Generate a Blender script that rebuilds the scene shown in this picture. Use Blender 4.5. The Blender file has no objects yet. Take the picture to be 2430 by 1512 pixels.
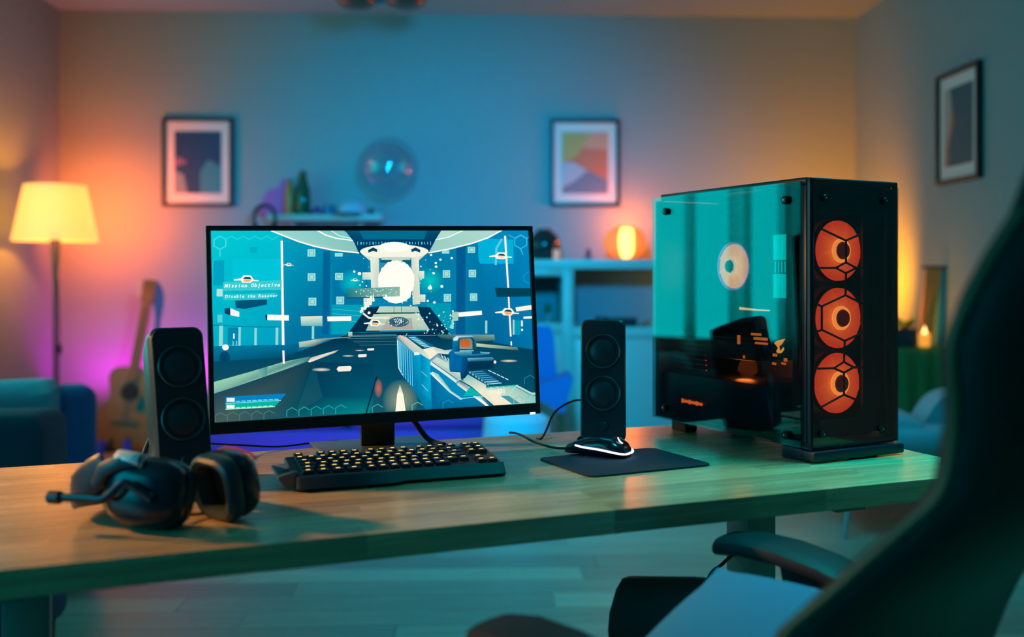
import bpy, bmesh, math, random
from mathutils import Vector, Matrix
random.seed(7)
C = bpy.context.scene.collection
SC = bpy.context.scene
R = math.radians
PI = math.pi
EYE = 1.074          # camera height; floor is z = 0
F = 2386.0           # focal length in pixels of the 2430 px wide frame
HOR = 655.0          # row of the horizon


def at(px, py, Y):
    """point at distance Y that is read at (px, py) in the photograph"""
    return Vector(((px - 1215.0) / F * Y, Y, EYE + (HOR - py) / F * Y))


# ------------------------------------------------------------------ camera
cam_d = bpy.data.cameras.new('camera')
cam = bpy.data.objects.new('camera', cam_d)
C.objects.link(cam)
cam.location = (0, 0, EYE)
cam.rotation_euler = (R(90), 0, 0)
cam_d.sensor_width = 36.0
cam_d.lens = 36.0 * F / 2430.0
cam_d.shift_y = -101.0 / 2430.0
cam_d.clip_start = 0.05
cam_d.dof.use_dof = True
cam_d.dof.focus_distance = 1.85
cam_d.dof.aperture_fstop = 1.9
SC.camera = cam
SC.view_settings.view_transform = 'Standard'
SC.view_settings.look = 'None'
SC.view_settings.exposure = 0.0
SC.view_settings.gamma = 1.0
SC.view_settings.use_curve_mapping = False
SC.cycles.use_denoising = True
SC.cycles.caustics_reflective = False
SC.cycles.caustics_refractive = False
SC.cycles.sample_clamp_indirect = 4.0
SC.cycles.adaptive_threshold = 0.04
SC.cycles.use_light_tree = False
SC.cycles.max_bounces = 5
SC.cycles.diffuse_bounces = 3
SC.cycles.glossy_bounces = 3
SC.cycles.transparent_max_bounces = 8

# ------------------------------------------------------------------ world
w = bpy.data.worlds.new('night')
SC.world = w
w.use_nodes = True
w.node_tree.nodes['Background'].inputs[0].default_value = (0.004, 0.02, 0.03, 1)
w.node_tree.nodes['Background'].inputs[1].default_value = 0.5


# ------------------------------------------------------------------ lights
def light(name, kind, loc, col, energy, target=None, size=0.1, size_y=None, spot=None, blend=0.2, scale=None, spread=None):
    d = bpy.data.lights.new(name, kind)
    d.color = col
    d.energy = energy
    if kind == 'AREA':
        d.shape = 'RECTANGLE' if size_y else 'SQUARE'
        d.size = size
        if size_y:
            d.size_y = size_y
        if spread:
            d.spread = R(spread)
    else:
        d.shadow_soft_size = size
    if kind == 'SPOT':
        d.spot_size = R(spot)
        d.spot_blend = blend
    o = bpy.data.objects.new(name, d)
    o.location = loc
    if target is not None:
        o.rotation_euler = (Vector(target) - Vector(loc)).to_track_quat('-Z', 'Y').to_euler()
    if scale:
        o.scale = scale
    C.objects.link(o)
    return o


# cyan stage light in front of the back wall, above the frame
light('blue_spot', 'SPOT', (0.0, 2.3, 2.0), (0.0, 0.46, 1.0), 520, (-0.30, 6.2, 0.68), size=0.15, spot=84, blend=1.0, scale=(0.77, 0.86, 1.0))
# added teal fill from overhead, lifts the floor; no fixture there
light('teal_room_fill', 'AREA', (0.5, 3.5, 2.66), (0.0, 0.66, 1.0), 14, (0.5, 3.6, 0.0), size=1.2, spread=95)
# added teal fill above the desk, tints the desk top
light('teal_desk_fill', 'AREA', (1.05, 1.80, 2.62), (0.0, 0.92, 1.0), 7, (0.90, 1.55, 0.74), size=0.5, spread=58)
# warm lamp standing at the left of the desk, out of the frame
light('warm_lamp', 'SPOT', (-2.0, 1.75, 1.55), (1.0, 0.44, 0.10), 150, (-0.36, 1.58, 0.74), size=0.07, spot=48, blend=1.0)
# magenta strip low behind the guitar
light('magenta_strip', 'AREA', (-2.05, 6.02, 0.42), (1.0, 0.0, 0.72), 6.0, (-2.1, 6.30, 0.84), size=1.1, size_y=0.08)
# violet strip on the floor in front of the sofa
light('violet_strip', 'AREA', (-0.95, 4.45, 0.10), (0.16, 0.0, 1.0), 1.7, (-0.95, 5.2, 0.22), size=1.3, size_y=0.06, spread=70)


# ------------------------------------------------------------------ materials
def srgb(c):
    return tuple(((v / 255.0) / 12.92 if v / 255.0 <= 0.04045 else ((v / 255.0 + 0.055) / 1.055) ** 2.4) for v in c)


MATS = {}


def mat(name, col, rough=0.5, metal=0.0, spec=0.5, emit=None, es=0.0, vary=0.06, scale=18.0, bump=0.0, sheen=0.0, coat=0.0):
    if name in MATS:
        return MATS[name]
    m = bpy.data.materials.new(name)
    m.use_nodes = True
    nt = m.node_tree
    b = nt.nodes['Principled BSDF']
    b.inputs['Roughness'].default_value = rough
    b.inputs['Metallic'].default_value = metal
    b.inputs['Specular IOR Level'].default_value = spec
    if sheen:
        b.inputs['Sheen Weight'].default_value = sheen
    if coat:
        b.inputs['Coat Weight'].default_value = coat
    tc = nt.nodes.new('ShaderNodeTexCoord')
    nz = nt.nodes.new('ShaderNodeTexNoise')
    nz.inputs['Scale'].default_value = scale
    nz.inputs['Detail'].default_value = 3
    nt.links.new(tc.outputs['Object'], nz.inputs['Vector'])
    mx = nt.nodes.new('ShaderNodeMix')
    mx.data_type = 'RGBA'
    mx.inputs[6].default_value = (*[max(0, v * (1 - vary)) for v in col], 1)
    mx.inputs[7].default_value = (*[min(1, v * (1 + vary)) for v in col], 1)
    nt.links.new(nz.outputs['Fac'], mx.inputs[0])
    nt.links.new(mx.outputs[2], b.inputs['Base Color'])
    if bump:
        bp = nt.nodes.new('ShaderNodeBump')
        bp.inputs['Strength'].default_value = bump
        bp.inputs['Distance'].default_value = 0.004
        nt.links.new(nz.outputs['Fac'], bp.inputs['Height'])
        nt.links.new(bp.outputs[0], b.inputs['Normal'])
    if emit:
        b.inputs['Emission Color'].default_value = (*emit, 1)
        b.inputs['Emission Strength'].default_value = es
    MATS[name] = m
    return m


def wood(name, c1, c2, rough=0.3, rot=0.0, stretch=(1.2, 22, 22), rnd=0.25, spec=0.5):
    m = bpy.data.materials.new(name)
    m.use_nodes = True
    nt = m.node_tree
    b = nt.nodes['Principled BSDF']
    b.inputs['Specular IOR Level'].default_value = spec
    geo = nt.nodes.new('ShaderNodeNewGeometry')
    oi = nt.nodes.new('ShaderNodeObjectInfo')
    rt = nt.nodes.new('ShaderNodeVectorRotate')
    rt.rotation_type = 'Z_AXIS'
    rt.inputs['Angle'].default_value = -rot
    nt.links.new(geo.outputs['Position'], rt.inputs['Vector'])
    cb = nt.nodes.new('ShaderNodeMath')
    cb.operation = 'MULTIPLY'
    cb.inputs[1].default_value = 37.0
    nt.links.new(oi.outputs['Random'], cb.inputs[0])
    ad = nt.nodes.new('ShaderNodeVectorMath')
    ad.operation = 'ADD'
    nt.links.new(rt.outputs[0], ad.inputs[0])
    nt.links.new(cb.outputs[0], ad.inputs[1])
    mp = nt.nodes.new('ShaderNodeMapping')
    mp.inputs['Scale'].default_value = stretch
    nt.links.new(ad.outputs[0], mp.inputs['Vector'])
    nz = nt.nodes.new('ShaderNodeTexNoise')
    nz.inputs['Scale'].default_value = 4.0
    nz.inputs['Detail'].default_value = 6
    nz.inputs['Distortion'].default_value = 0.6
    nt.links.new(mp.outputs[0], nz.inputs['Vector'])
    rp = nt.nodes.new('ShaderNodeValToRGB')
    rp.color_ramp.elements[0].position = 0.3
    rp.color_ramp.elements[0].color = (*c1, 1)
    rp.color_ramp.elements[1].position = 0.7
    rp.color_ramp.elements[1].color = (*c2, 1)
    nt.links.new(nz.outputs['Fac'], rp.inputs[0])
    hs = nt.nodes.new('ShaderNodeHueSaturation')
    mr = nt.nodes.new('ShaderNodeMapRange')
    mr.inputs[3].default_value = 1 - rnd
    mr.inputs[4].default_value = 1 + rnd
    nt.links.new(oi.outputs['Random'], mr.inputs[0])
    nt.links.new(mr.outputs[0], hs.inputs['Value'])
    nt.links.new(rp.outputs[0], hs.inputs['Color'])
    nt.links.new(hs.outputs[0], b.inputs['Base Color'])
    r2 = nt.nodes.new('ShaderNodeMapRange')
    r2.inputs[3].default_value = rough * 0.85
    r2.inputs[4].default_value = rough * 1.2
    nt.links.new(nz.outputs['Fac'], r2.inputs[0])
    nt.links.new(r2.outputs[0], b.inputs['Roughness'])
    MATS[name] = m
    return m


def glass(name, tint, refl=1.0, rough=0.0):
    """thin pane: tinted see-through plus a fresnel mirror"""
    m = bpy.data.materials.new(name)
    m.use_nodes = True
    nt = m.node_tree
    nt.nodes.remove(nt.nodes['Principled BSDF'])
    out = nt.nodes['Material Output']
    tr = nt.nodes.new('ShaderNodeBsdfTransparent')
    tr.inputs[0].default_value = (*tint, 1)
    gl = nt.nodes.new('ShaderNodeBsdfGlossy')
    gl.inputs['Roughness'].default_value = rough
    lw = nt.nodes.new('ShaderNodeLayerWeight')
    lw.inputs['Blend'].default_value = 0.5
    pw = nt.nodes.new('ShaderNodeMath')
    pw.operation = 'POWER'
    pw.inputs[1].default_value = 5.0
    nt.links.new(lw.outputs['Facing'], pw.inputs[0])
    mu = nt.nodes.new('ShaderNodeMath')
    mu.operation = 'MULTIPLY_ADD'
    mu.use_clamp = True
    mu.inputs[1].default_value = 0.95
    mu.inputs[2].default_value = 0.045 * refl
    nt.links.new(pw.outputs[0], mu.inputs[0])
    mx = nt.nodes.new('ShaderNodeMixShader')
    nt.links.new(mu.outputs[0], mx.inputs[0])
    nt.links.new(tr.outputs[0], mx.inputs[1])
    nt.links.new(gl.outputs[0], mx.inputs[2])
    nt.links.new(mx.outputs[0], out.inputs[0])
    MATS[name] = m
    return m


def glow(name, col, es, base=None):
    """a thing that gives off light: bulb, LED, lamp shade"""
    return mat(name, base or col, 0.6, emit=col, es=es, vary=0.02)


WALL = mat('wall_paint', (0.30, 0.40, 0.42), 0.9, spec=0.2, vary=0.02, scale=3)
CEIL = mat('ceiling_paint', (0.34, 0.46, 0.48), 0.95, spec=0.1, vary=0.02, scale=3)
WHITE = mat('white_lacquer', (0.50, 0.52, 0.46), 0.4, vary=0.03)
BLACK = mat('black_plastic', (0.006, 0.013, 0.022), 0.42, vary=0.2, scale=60)
BLACKM = mat('black_matte', (0.005, 0.011, 0.018), 0.7, vary=0.2, scale=80)
BLACKG = mat('black_gloss', (0.008, 0.010, 0.014), 0.12, vary=0.1)
GREY = mat('grey_plastic', (0.10, 0.11, 0.12), 0.4, vary=0.1)
STEEL = mat('brushed_steel', (0.35, 0.37, 0.38), 0.35, metal=0.9, vary=0.1)
RUBBER = mat('black_rubber', (0.01, 0.01, 0.011), 0.8)
CLOTHP = mat('mouse_mat_cloth', (0.005, 0.014, 0.034), 0.75, vary=0.3, scale=400, bump=0.1)
LEATHER = mat('black_leather', (0.005, 0.006, 0.007), 0.65, vary=0.25, scale=50, bump=0.15)
NAVY = mat('navy_fabric', (0.03, 0.12, 0.32), 0.9, vary=0.15, scale=120, bump=0.2)
TEALF = mat('pale_teal_fabric', (0.22, 0.42, 0.48), 0.9, vary=0.1, scale=120, bump=0.2)
SOFAF = mat('violet_sofa_fabric', (0.16, 0.05, 0.30), 0.9, vary=0.1, scale=120, bump=0.2)
SOFAG = mat('dark_teal_fabric', (0.03, 0.11, 0.13), 0.9, vary=0.1, scale=120, bump=0.2)
PILLOWF = mat('blue_pillow_fabric', (0.03, 0.20, 0.36), 0.9, vary=0.08, scale=150, bump=0.2)
WOODD = wood('desk_beech', (0.50, 0.31, 0.16), (0.72, 0.49, 0.27), rough=0.26, rot=R(22), rnd=0.22)
FLOORW = wood('floor_oak', (0.30, 0.24, 0.17), (0.42, 0.35, 0.25), rough=0.42, rot=R(2.3), stretch=(0.8, 14, 14), rnd=0.3)
GUITW = wood('guitar_top_wood', (0.40, 0.07, 0.006), (0.52, 0.11, 0.012), rough=0.25, stretch=(20, 20, 1.5), rnd=0.0)
DARKW = wood('dark_walnut', (0.16, 0.07, 0.03), (0.26, 0.12, 0.05), rough=0.4, rnd=0.05)
PCGLASS = glass('tinted_side_glass', (0.62, 0.66, 0.68), refl=2.1)
PCFRONT = glass('tinted_front_glass', (0.62, 0.62, 0.64), refl=1.5)
CLEAR = glass('clear_film', (0.86, 0.95, 1.0), refl=3.0)


# ------------------------------------------------------------------ mesh helpers
def bm_new():
    return bmesh.new()


def add_box(bm, c, s, bev=0.0, seg=2, mtx=None, mi=0):
    r = bmesh.ops.create_cube(bm, size=1.0)
    vs = r['verts']
    for v in vs:
        v.co = Vector((v.co.x * s[0], v.co.y * s[1], v.co.z * s[2]))
    fs = set(f for v in vs for f in v.link_faces)
    for f in fs:
        f.material_index = mi
    if bev > 0:
        es = list(set(e for v in vs for e in v.link_edges))
        r2 = bmesh.ops.bevel(bm, geom=es, offset=min(bev, 0.49 * min(s)), segments=seg, profile=0.5, affect='EDGES')
        vs = list(set(v for f in r2['faces'] for v in f.verts) | set(v for v in vs if v.is_valid))
        # bevelled cube: collect the whole island
        vs = island(vs[0])
        for v in vs:
            for f in v.link_faces:
                f.material_index = mi
    for v in vs:
        co = v.co + Vector(c)
        v.co = (mtx @ co) if mtx is not None else co
    return vs


def island(v0):
    seen = {v0}
    st = [v0]
    while st:
        v = st.pop()
        for e in v.link_edges:
            o = e.other_vert(v)
            if o not in seen:
                seen.add(o)
                st.append(o)
    return list(seen)


def box(c, s, bev=0.0, seg=2, mtx=None):
    bm = bm_new()
    add_box(bm, c, s, bev, seg, mtx)
    return bm


def add_rings(bm, rings, close=False, cap=True, mi=0):
    vr = [[bm.verts.new(p) for p in r] for r in rings]
    n = len(vr[0])
    m = len(vr)
    for i in range(m if close else m - 1):
        a, b = vr[i], vr[(i + 1) % m]
        for k in range(n):
            f = bm.faces.new((a[k], a[(k + 1) % n], b[(k + 1) % n], b[k]))
            f.material_index = mi
    if cap and not close:
        f = bm.faces.new(list(reversed(vr[0])))
        f.material_index = mi
        f = bm.faces.new(vr[-1])
        f.material_index = mi
    return vr


def add_tube(bm, pts, r, seg=8, close=False, mi=0, flat=1.0, up=None):
    pts = [Vector(p) for p in pts]
    n = len(pts)
    rings = []
    prev = None
    for i, p in enumerate(pts):
        if close:
            t = pts[(i + 1) % n] - pts[i - 1]
        else:
            t = pts[min(i + 1, n - 1)] - pts[max(i - 1, 0)]
        t.normalize()
        if up is not None:
            a = Vector(up) - t * t.dot(Vector(up))
        elif prev is None:
            a = Vector((0, 0, 1)) if abs(t.z) < 0.9 else Vector((1, 0, 0))
            a = a - t * t.dot(a)
        else:
            a = prev - t * t.dot(prev)
        a.normalize()
        prev = a
        b = t.cross(a)
        rr = r[i] if isinstance(r, (list, tuple)) else r
        rings.append([p + a * (math.cos(2 * PI * k / seg) * rr) + b * (math.sin(2 * PI * k / seg) * rr * flat) for k in range(seg)])
    add_rings(bm, rings, close=close, mi=mi)


def tube(pts, r, seg=8, **k):
    bm = bm_new()
    add_tube(bm, pts, r, seg, **k)
    return bm


def add_lathe(bm, prof, seg=32, mtx=None, mi=0, cap=True):
    rings = []
    for (r, z) in prof:
        ring = [Vector((r * math.cos(2 * PI * k / seg), r * math.sin(2 * PI * k / seg), z)) for k in range(seg)]
        if mtx is not None:
            ring = [mtx @ p for p in ring]
        rings.append(ring)
    add_rings(bm, rings, cap=cap, mi=mi)


def lathe(prof, seg=32, mtx=None, cap=True):
    bm = bm_new()
    add_lathe(bm, prof, seg, mtx, cap=cap)
    return bm


def add_prism(bm, pts, d0, d1, mtx=None, mi=0):
    """2-D outline (x, z) pushed along y from d0 to d1"""
    a = [Vector((p[0], d0, p[1])) for p in pts]
    b = [Vector((p[0], d1, p[1])) for p in pts]
    if mtx is not None:
        a = [mtx @ p for p in a]
        b = [mtx @ p for p in b]
    add_rings(bm, [a, b], mi=mi)


def prism(pts, d0, d1, mtx=None, bev=0.0):
    bm = bm_new()
    add_prism(bm, pts, d0, d1, mtx)
    if bev:
        es = [e for e in bm.edges if len(e.link_faces) == 2 and any(len(f.verts) > 4 for f in e.link_faces)]
        bmesh.ops.bevel(bm, geom=es, offset=bev, segments=2, profile=0.5, affect='EDGES')
    return bm


def smooth_closed(pts, n=6):
    out = []
    m = len(pts)
    for i in range(m):
        p0, p1, p2, p3 = [Vector(pts[(i + k - 1) % m]) for k in range(4)]
        for j in range(n):
            t = j / n
            out.append(0.5 * ((2 * p1) + (p2 - p0) * t + (2 * p0 - 5 * p1 + 4 * p2 - p3) * t * t + (3 * p1 - p0 - 3 * p2 + p3) * t ** 3))
    return out


def smooth_open(pts, n=8):
    out = []
    m = len(pts)
    pts = [Vector(p) for p in pts]
    for i in range(m - 1):
        p0 = pts[max(i - 1, 0)]
        p1, p2 = pts[i], pts[i + 1]
        p3 = pts[min(i + 2, m - 1)]
        for j in range(n):
            t = j / n
            out.append(0.5 * ((2 * p1) + (p2 - p0) * t + (2 * p0 - 5 * p1 + 4 * p2 - p3) * t * t + (3 * p1 - p0 - 3 * p2 + p3) * t ** 3))
    out.append(pts[-1])
    return out


def rrect(w, h, r, n=5):
    pts = []
    for (sx, sy, a0) in ((1, 1, 0), (-1, 1, 90), (-1, -1, 180), (1, -1, 270)):
        for k in range(n + 1):
            a = R(a0 + 90 * k / n)
            pts.append((sx * (w / 2 - r) + r * math.cos(a), sy * (h / 2 - r) + r * math.sin(a)))
    return pts


def superell(w, h, n=40, e=2.6):
    pts = []
    for k in range(n):
        a = 2 * PI * k / n
        c, s = math.cos(a), math.sin(a)
        pts.append((math.copysign(abs(c) ** (2 / e), c) * w / 2, math.copysign(abs(s) ** (2 / e), s) * h / 2))
    return pts


def puff(w, d, t, mtx=None, n=14, p=3.0, sag=0.0):
    """soft cushion lying flat: w by d, thickness t in the middle"""
    bm = bm_new()
    g = {}
    for side in (1, -1):
        for i in range(n + 1):
            for j in range(n + 1):
                u = -1 + 2 * i / n
                v = -1 + 2 * j / n
                edge = i in (0, n) or j in (0, n)
                if side == -1 and edge:
                    g[(side, i, j)] = g[(1, i, j)]
                    continue
                hh = (1 - abs(u) ** p) * (1 - abs(v) ** p)
                pin = 1 - 0.06 * (abs(u) * abs(v)) ** 0.5 * 0 - 0.05 * (1 - abs(u * v)) * max(abs(u), abs(v)) ** 6
                z = side * t / 2 * max(0, hh) ** 0.5 + sag * math.sin(3 * u + 2 * v) * 0.5
                q = Vector((u * w / 2 * pin, v * d / 2 * pin, z))
                g[(side, i, j)] = bm.verts.new(mtx @ q if mtx is not None else q)
    for side in (1, -1):
        for i in range(n):
            for j in range(n):
                f = [g[(side, i, j)], g[(side, i + 1, j)], g[(side, i + 1, j + 1)], g[(side, i, j + 1)]]
                if side == -1:
                    f.reverse()
                bm.faces.new(f)
    return bm


def obj(name, bm, m, parent=None, smooth=True, loc=None, rot=None, angle=35):
    me = bpy.data.meshes.new(name)
    bmesh.ops.recalc_face_normals(bm, faces=bm.faces)
    bm.to_mesh(me)
    bm.free()
    for x in (m if isinstance(m, (list, tuple)) else [m]):
        me.materials.append(x)
    if smooth:
        me.polygons.foreach_set('use_smooth', [True] * len(me.polygons))
        me.set_sharp_from_angle(angle=R(angle))
    o = bpy.data.objects.new(name, me)
    C.objects.link(o)
    if parent is not None:
        o.parent = parent
    if loc is not None:
        o.location = loc
    if rot is not None:
        o.rotation_euler = rot
    return o


def clone(o, parent=None, loc=None, rot=None, scale=None):
    c = o.copy()
    C.objects.link(c)
    c.parent = parent if parent is not None else o.parent
    if loc is not None:
        c.location = loc
    if rot is not None:
        c.rotation_euler = rot
    if scale is not None:
        c.scale = scale
    return c


def tag(o, label, cat, group=None):
    o['label'] = label
    o['category'] = cat
    if group:
        o['group'] = group
    return o


def thing(name, label, cat, loc=(0, 0, 0), rz=0.0, group=None):
    o = bpy.data.objects.new(name, None)
    o.empty_display_size = 0.1
    C.objects.link(o)
    o.location = loc
    o.rotation_euler = (0, 0, rz)
    return tag(o, label, cat, group)


def struct(name, bm, m, parent=None, smooth=False, **k):
    o = obj(name, bm, m, parent, smooth, **k)
    if parent is None:
        o['kind'] = 'structure'
    return o


def to_local(bm, root):
    """geometry given in world space -> the thing's own space"""
    mi = (Matrix.Translation(root.location) @ Matrix.Rotation(root.rotation_euler.z, 4, 'Z')).inverted()
    for v in bm.verts:
        v.co = mi @ v.co
    return bm


def wobj(name, bm, m, root, **k):
    return obj(name, to_local(bm, root), m, root, **k)


# ------------------------------------------------------------------ the room
RA = R(2.3)
PL, PR, QB, QF, HC = -2.52, 2.42, 6.25, -2.6, 2.70


def room(p, q, h=0.0):
    return Vector((p * math.cos(RA) - q * math.sin(RA), p * math.sin(RA) + q * math.cos(RA), h))


def unroom(v):
    return (v.x * math.cos(RA) + v.y * math.sin(RA), -v.x * math.sin(RA) + v.y * math.cos(RA))


RM = Matrix.Rotation(RA, 4, 'Z')


def rbox(p0, p1, q0, q1, h0, h1, bev=0.0):
    return box(((p0 + p1) / 2, (q0 + q1) / 2, (h0 + h1) / 2), (p1 - p0, q1 - q0, h1 - h0), bev, mtx=RM)


floor = struct('floor', rbox(PL - .1, PR + .1, QF - .1, QB + .1, -0.06, -0.008), mat('floor_base', (0.03, 0.025, 0.02), 0.8))
struct('ceiling', rbox(PL - .1, PR + .1, QF - .1, QB + .1, HC, HC + 0.08), CEIL)
struct('wall_back', rbox(PL - .1, PR + .1, QB, QB + .1, 0, HC), WALL)
struct('wall_right', rbox(PR, PR + .1, QF, QB, 0, HC), WALL)
struct('wall_front', rbox(PL - .1, PR + .1, QF - .1, QF, 0, HC), WALL)
WQ0, WQ1, WH0, WH1 = 3.05, 5.10, 0.68, 2.40       # window opening in the left wall
wl = bm_new()
for (a, b, c, d) in ((QF, -0.9, 0, HC), (0.9, WQ0, 0, HC), (WQ1, QB, 0, HC), (-0.9, 0.9, 0, WH0), (-0.9, 0.9, WH1, HC), (WQ0, WQ1, 0, WH0), (WQ0, WQ1, WH1, HC)):
    add_box(wl, (PL - .05, (a + b) / 2, (c + d) / 2), (.1, b - a, d - c), mtx=RM)
struct('wall_left', wl, WALL)
struct('baseboard_back', rbox(PL, PR, QB - .015, QB, 0, 0.08), WHITE)
struct('baseboard_left', rbox(PL, PL + .015, QF, QB - .015, 0, 0.08), WHITE)
struct('baseboard_right', rbox(PR - .015, PR, QF, QB - .015, 0, 0.08), WHITE)
# floor boards
unit = box((0, 0, 0), (1, 1, 1))
plank_me = None
PW = 0.15
q = 0.7
row = 0
rp = random.Random(3)
while q < QB - 0.001:
    q1 = min(q + PW, QB)
    p = PL - rp.uniform(0, 1.0)
    while p < PR:
        p1 = min(p + 1.22, PR)
        a = max(p, PL)
        if p1 - a > 0.03:
            c = room((a + p1) / 2, (q + q1) / 2, -0.004)
            sc = (p1 - a - 0.002, q1 - q - 0.002, 0.008)
            if plank_me is None:
                o = obj('plank', unit, FLOORW, floor, smooth=False, loc=c, rot=(0, 0, RA))
                plank_me = o
                o.scale = sc
            else:
                clone(plank_me, floor, c, (0, 0, RA), sc)
        p += 1.22
    q = q1
    row += 1
obj('floor_boards', rbox(PL, PR, QF, 0.698, -0.008, 0.0), FLOORW, floor, smooth=False)

# window in the left wall (seen only as the reflection in the computer's side glass)
win = struct('window_1', bm_new(), WHITE)
wf = bm_new()
for (a, b, c, d) in ((WQ0, WQ0 + .06, WH0, WH1), (WQ1 - .06, WQ1, WH0, WH1), (WQ0, WQ1, WH0, WH0 + .06), (WQ0, WQ1, WH1 - .06, WH1), ((WQ0 + WQ1) / 2 - .03, (WQ0 + WQ1) / 2 + .03, WH0, WH1)):
    add_box(wf, (PL - .05, (a + b) / 2, (c + d) / 2), (.06, b - a, d - c), mtx=RM)
obj('window_frame', wf, WHITE, win, smooth=False)
WGLOW = glow('lit_window', (0.0, 0.86, 0.86), 3.4)
obj('pane', rbox(PL - .075, PL - .07, WQ0, WQ1, WH0, WH1), WGLOW, win, smooth=False)
CURT = mat('sheer_curtain', (0.6, 0.66, 0.66), 0.9, vary=0.05)
_nt = CURT.node_tree
_tl = _nt.nodes.new('ShaderNodeBsdfTranslucent')
_tl.inputs[0].default_value = (0.9, 0.95, 0.95, 1)
_mx = _nt.nodes.new('ShaderNodeMixShader')
_mx.inputs[0].default_value = 0.92
_nt.links.new(_nt.nodes['Principled BSDF'].outputs[0], _mx.inputs[1])
_nt.links.new(_tl.outputs[0], _mx.inputs[2])
_nt.links.new(_mx.outputs[0], _nt.nodes['Material Output'].inputs[0])
for (a, b) in ((2.98, 3.16), (3.30, 3.42), (3.62, 3.70), (3.95, 4.16), (4.6, 4.75), (4.95, 5.15)):
    bm = bm_new()
    n = 40
    prev = None
    for i in range(n + 1):
        t = i / n
        qq = a + (b - a) * t
        off = 0.05 + 0.025 * math.sin(t * (b - a) * 70)
        v0 = bm.verts.new(room(PL + off, qq, 0.64))
        v1 = bm.verts.new(room(PL + off, qq, 2.48))
        if prev:
            bm.faces.new((prev[0], v0, v1, prev[1]))
        prev = (v0, v1)
    o = obj('curtain', bm, CURT, win)
    md = o.modifiers.new('thickness', 'SOLIDIFY')
    md.thickness = 0.003

fill_win = struct('fill_window', bm_new(), WHITE)  # added window-shaped source: cyan fill for the left-hand faces
V0, V1 = -0.9, 0.9
wf = bm_new()
for (a, b, c, d) in ((V0, V0 + .06, WH0, WH1), (V1 - .06, V1, WH0, WH1), (V0, V1, WH0, WH0 + .06), (V0, V1, WH1 - .06, WH1)):
    add_box(wf, (PL - .05, (a + b) / 2, (c + d) / 2), (.06, b - a, d - c), mtx=RM)
obj('window_frame', wf, WHITE, fill_win, smooth=False)
obj('pane', rbox(PL - .075, PL - .07, V0, V1, WH0, WH1), glow('fill_pane_blue', (0.0, 0.66, 0.90), 4.2), fill_win, smooth=False)

# ------------------------------------------------------------------ desk
DA = R(22)
US = Vector((math.cos(DA), math.sin(DA), 0))
UN = Vector((-math.sin(DA), math.cos(DA), 0))
S0, S1, N0, N1 = -0.43, 1.426, 1.275, 1.955
TOP = 0.740
TH = 0.034


def desk(s, n, h=0.0):
    v = US * s + UN * n
    return Vector((v.x, v.y, h))


DL, DD = S1 - S0, N1 - N0
dt = thing('desk', 'long beech butcher-block desk on two dark lifting columns', 'desk', desk((S0 + S1) / 2, (N0 + N1) / 2), DA)
rows = 16
sw = DD / rows
stave0 = None
rs = random.Random(11)
for i in range(rows):
    x = -DL / 2
    y = -DD / 2 + (i + 0.5) * sw
    first = True
    while x < DL / 2 - 1e-4:
        ln = rs.uniform(0.22, 0.52)
        if first:
            ln *= rs.uniform(0.3, 1)
            first = False
        x1 = x + ln
        if DL / 2 - x1 < 0.1:
            x1 = DL / 2
        c = ((x + x1) / 2, y, TOP - TH / 2)
        sc = (x1 - x, sw, TH)
        if stave0 is None:
            stave0 = obj('stave', box((0, 0, 0), (1, 1, 1)), WOODD, dt, smooth=False, loc=c)
            stave0.scale = sc
        else:
            clone(stave0, dt, c, None, sc)
        x = x1
COLM = mat('column_paint', (0.20, 0.21, 0.20), 0.5, vary=0.05)
for sx in (1, -1):
    cx = sx * (DL / 2 - 0.28) + (0.045 if sx < 0 else 0.0)
    obj('leg', box((cx, 0, 0.53), (0.062, 0.075, 0.34), 0.004), COLM, dt)
    obj('leg_sleeve', box((cx, 0, 0.20), (0.072, 0.085, 0.36), 0.004), COLM, dt)
    obj('foot', box((cx, 0, 0.012), (0.075, 0.62, 0.024), 0.006), COLM, dt)
    obj('bracket', box((cx, 0, TOP - TH - 0.012), (0.06, 0.56, 0.02)), COLM, dt)
wobj('cable', tube(smooth_open([at(1790, 1255, 1.95), at(1750, 1305, 1.93), at(1715, 1338, 1.90), at(1680, 1375, 1.88), at(1650, 1500, 1.88)]), 0.0035, 6), RUBBER, dt)
obj('cross_rail', box((0, 0.03, TOP - TH - 0.016), (DL - 0.72, 0.05, 0.028)), COLM, dt)

# ------------------------------------------------------------------ monitor
MA = R(19.5)
mroot = thing('monitor', 'large widescreen monitor showing a shooter game, on a flat stand', 'monitor', (-0.262, 1.955, TOP), R(20))
SW_, SH_ = 0.598, 0.3365     # lit screen
BZ, BB = 0.009, 0.021        # bezel, chin
pc = Matrix.Translation((-0.240, 1.848, TOP + 0.0))
# panel frame: x right, y away from the viewer, z up, origin at the bottom centre of the panel
PANB = 0.062                 # bottom edge above the desk
PM = Matrix.Translation((-0.236, 1.852, TOP + PANB)) @ Matrix.Rotation(MA, 4, 'Z') @ Matrix.Rotation(R(-0.9), 4, 'Y') @ Matrix.Rotation(R(-4.5), 4, 'X')
PWD, PHT = SW_ + 2 * BZ, SH_ + BZ + BB


def panel_obj(name, bm, m, parent=None, **k):
    for v in bm.verts:
        v.co = PM @ v.co
    to_local(bm, mroot)
    return obj(name, bm, m, parent or mroot, **k)


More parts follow.
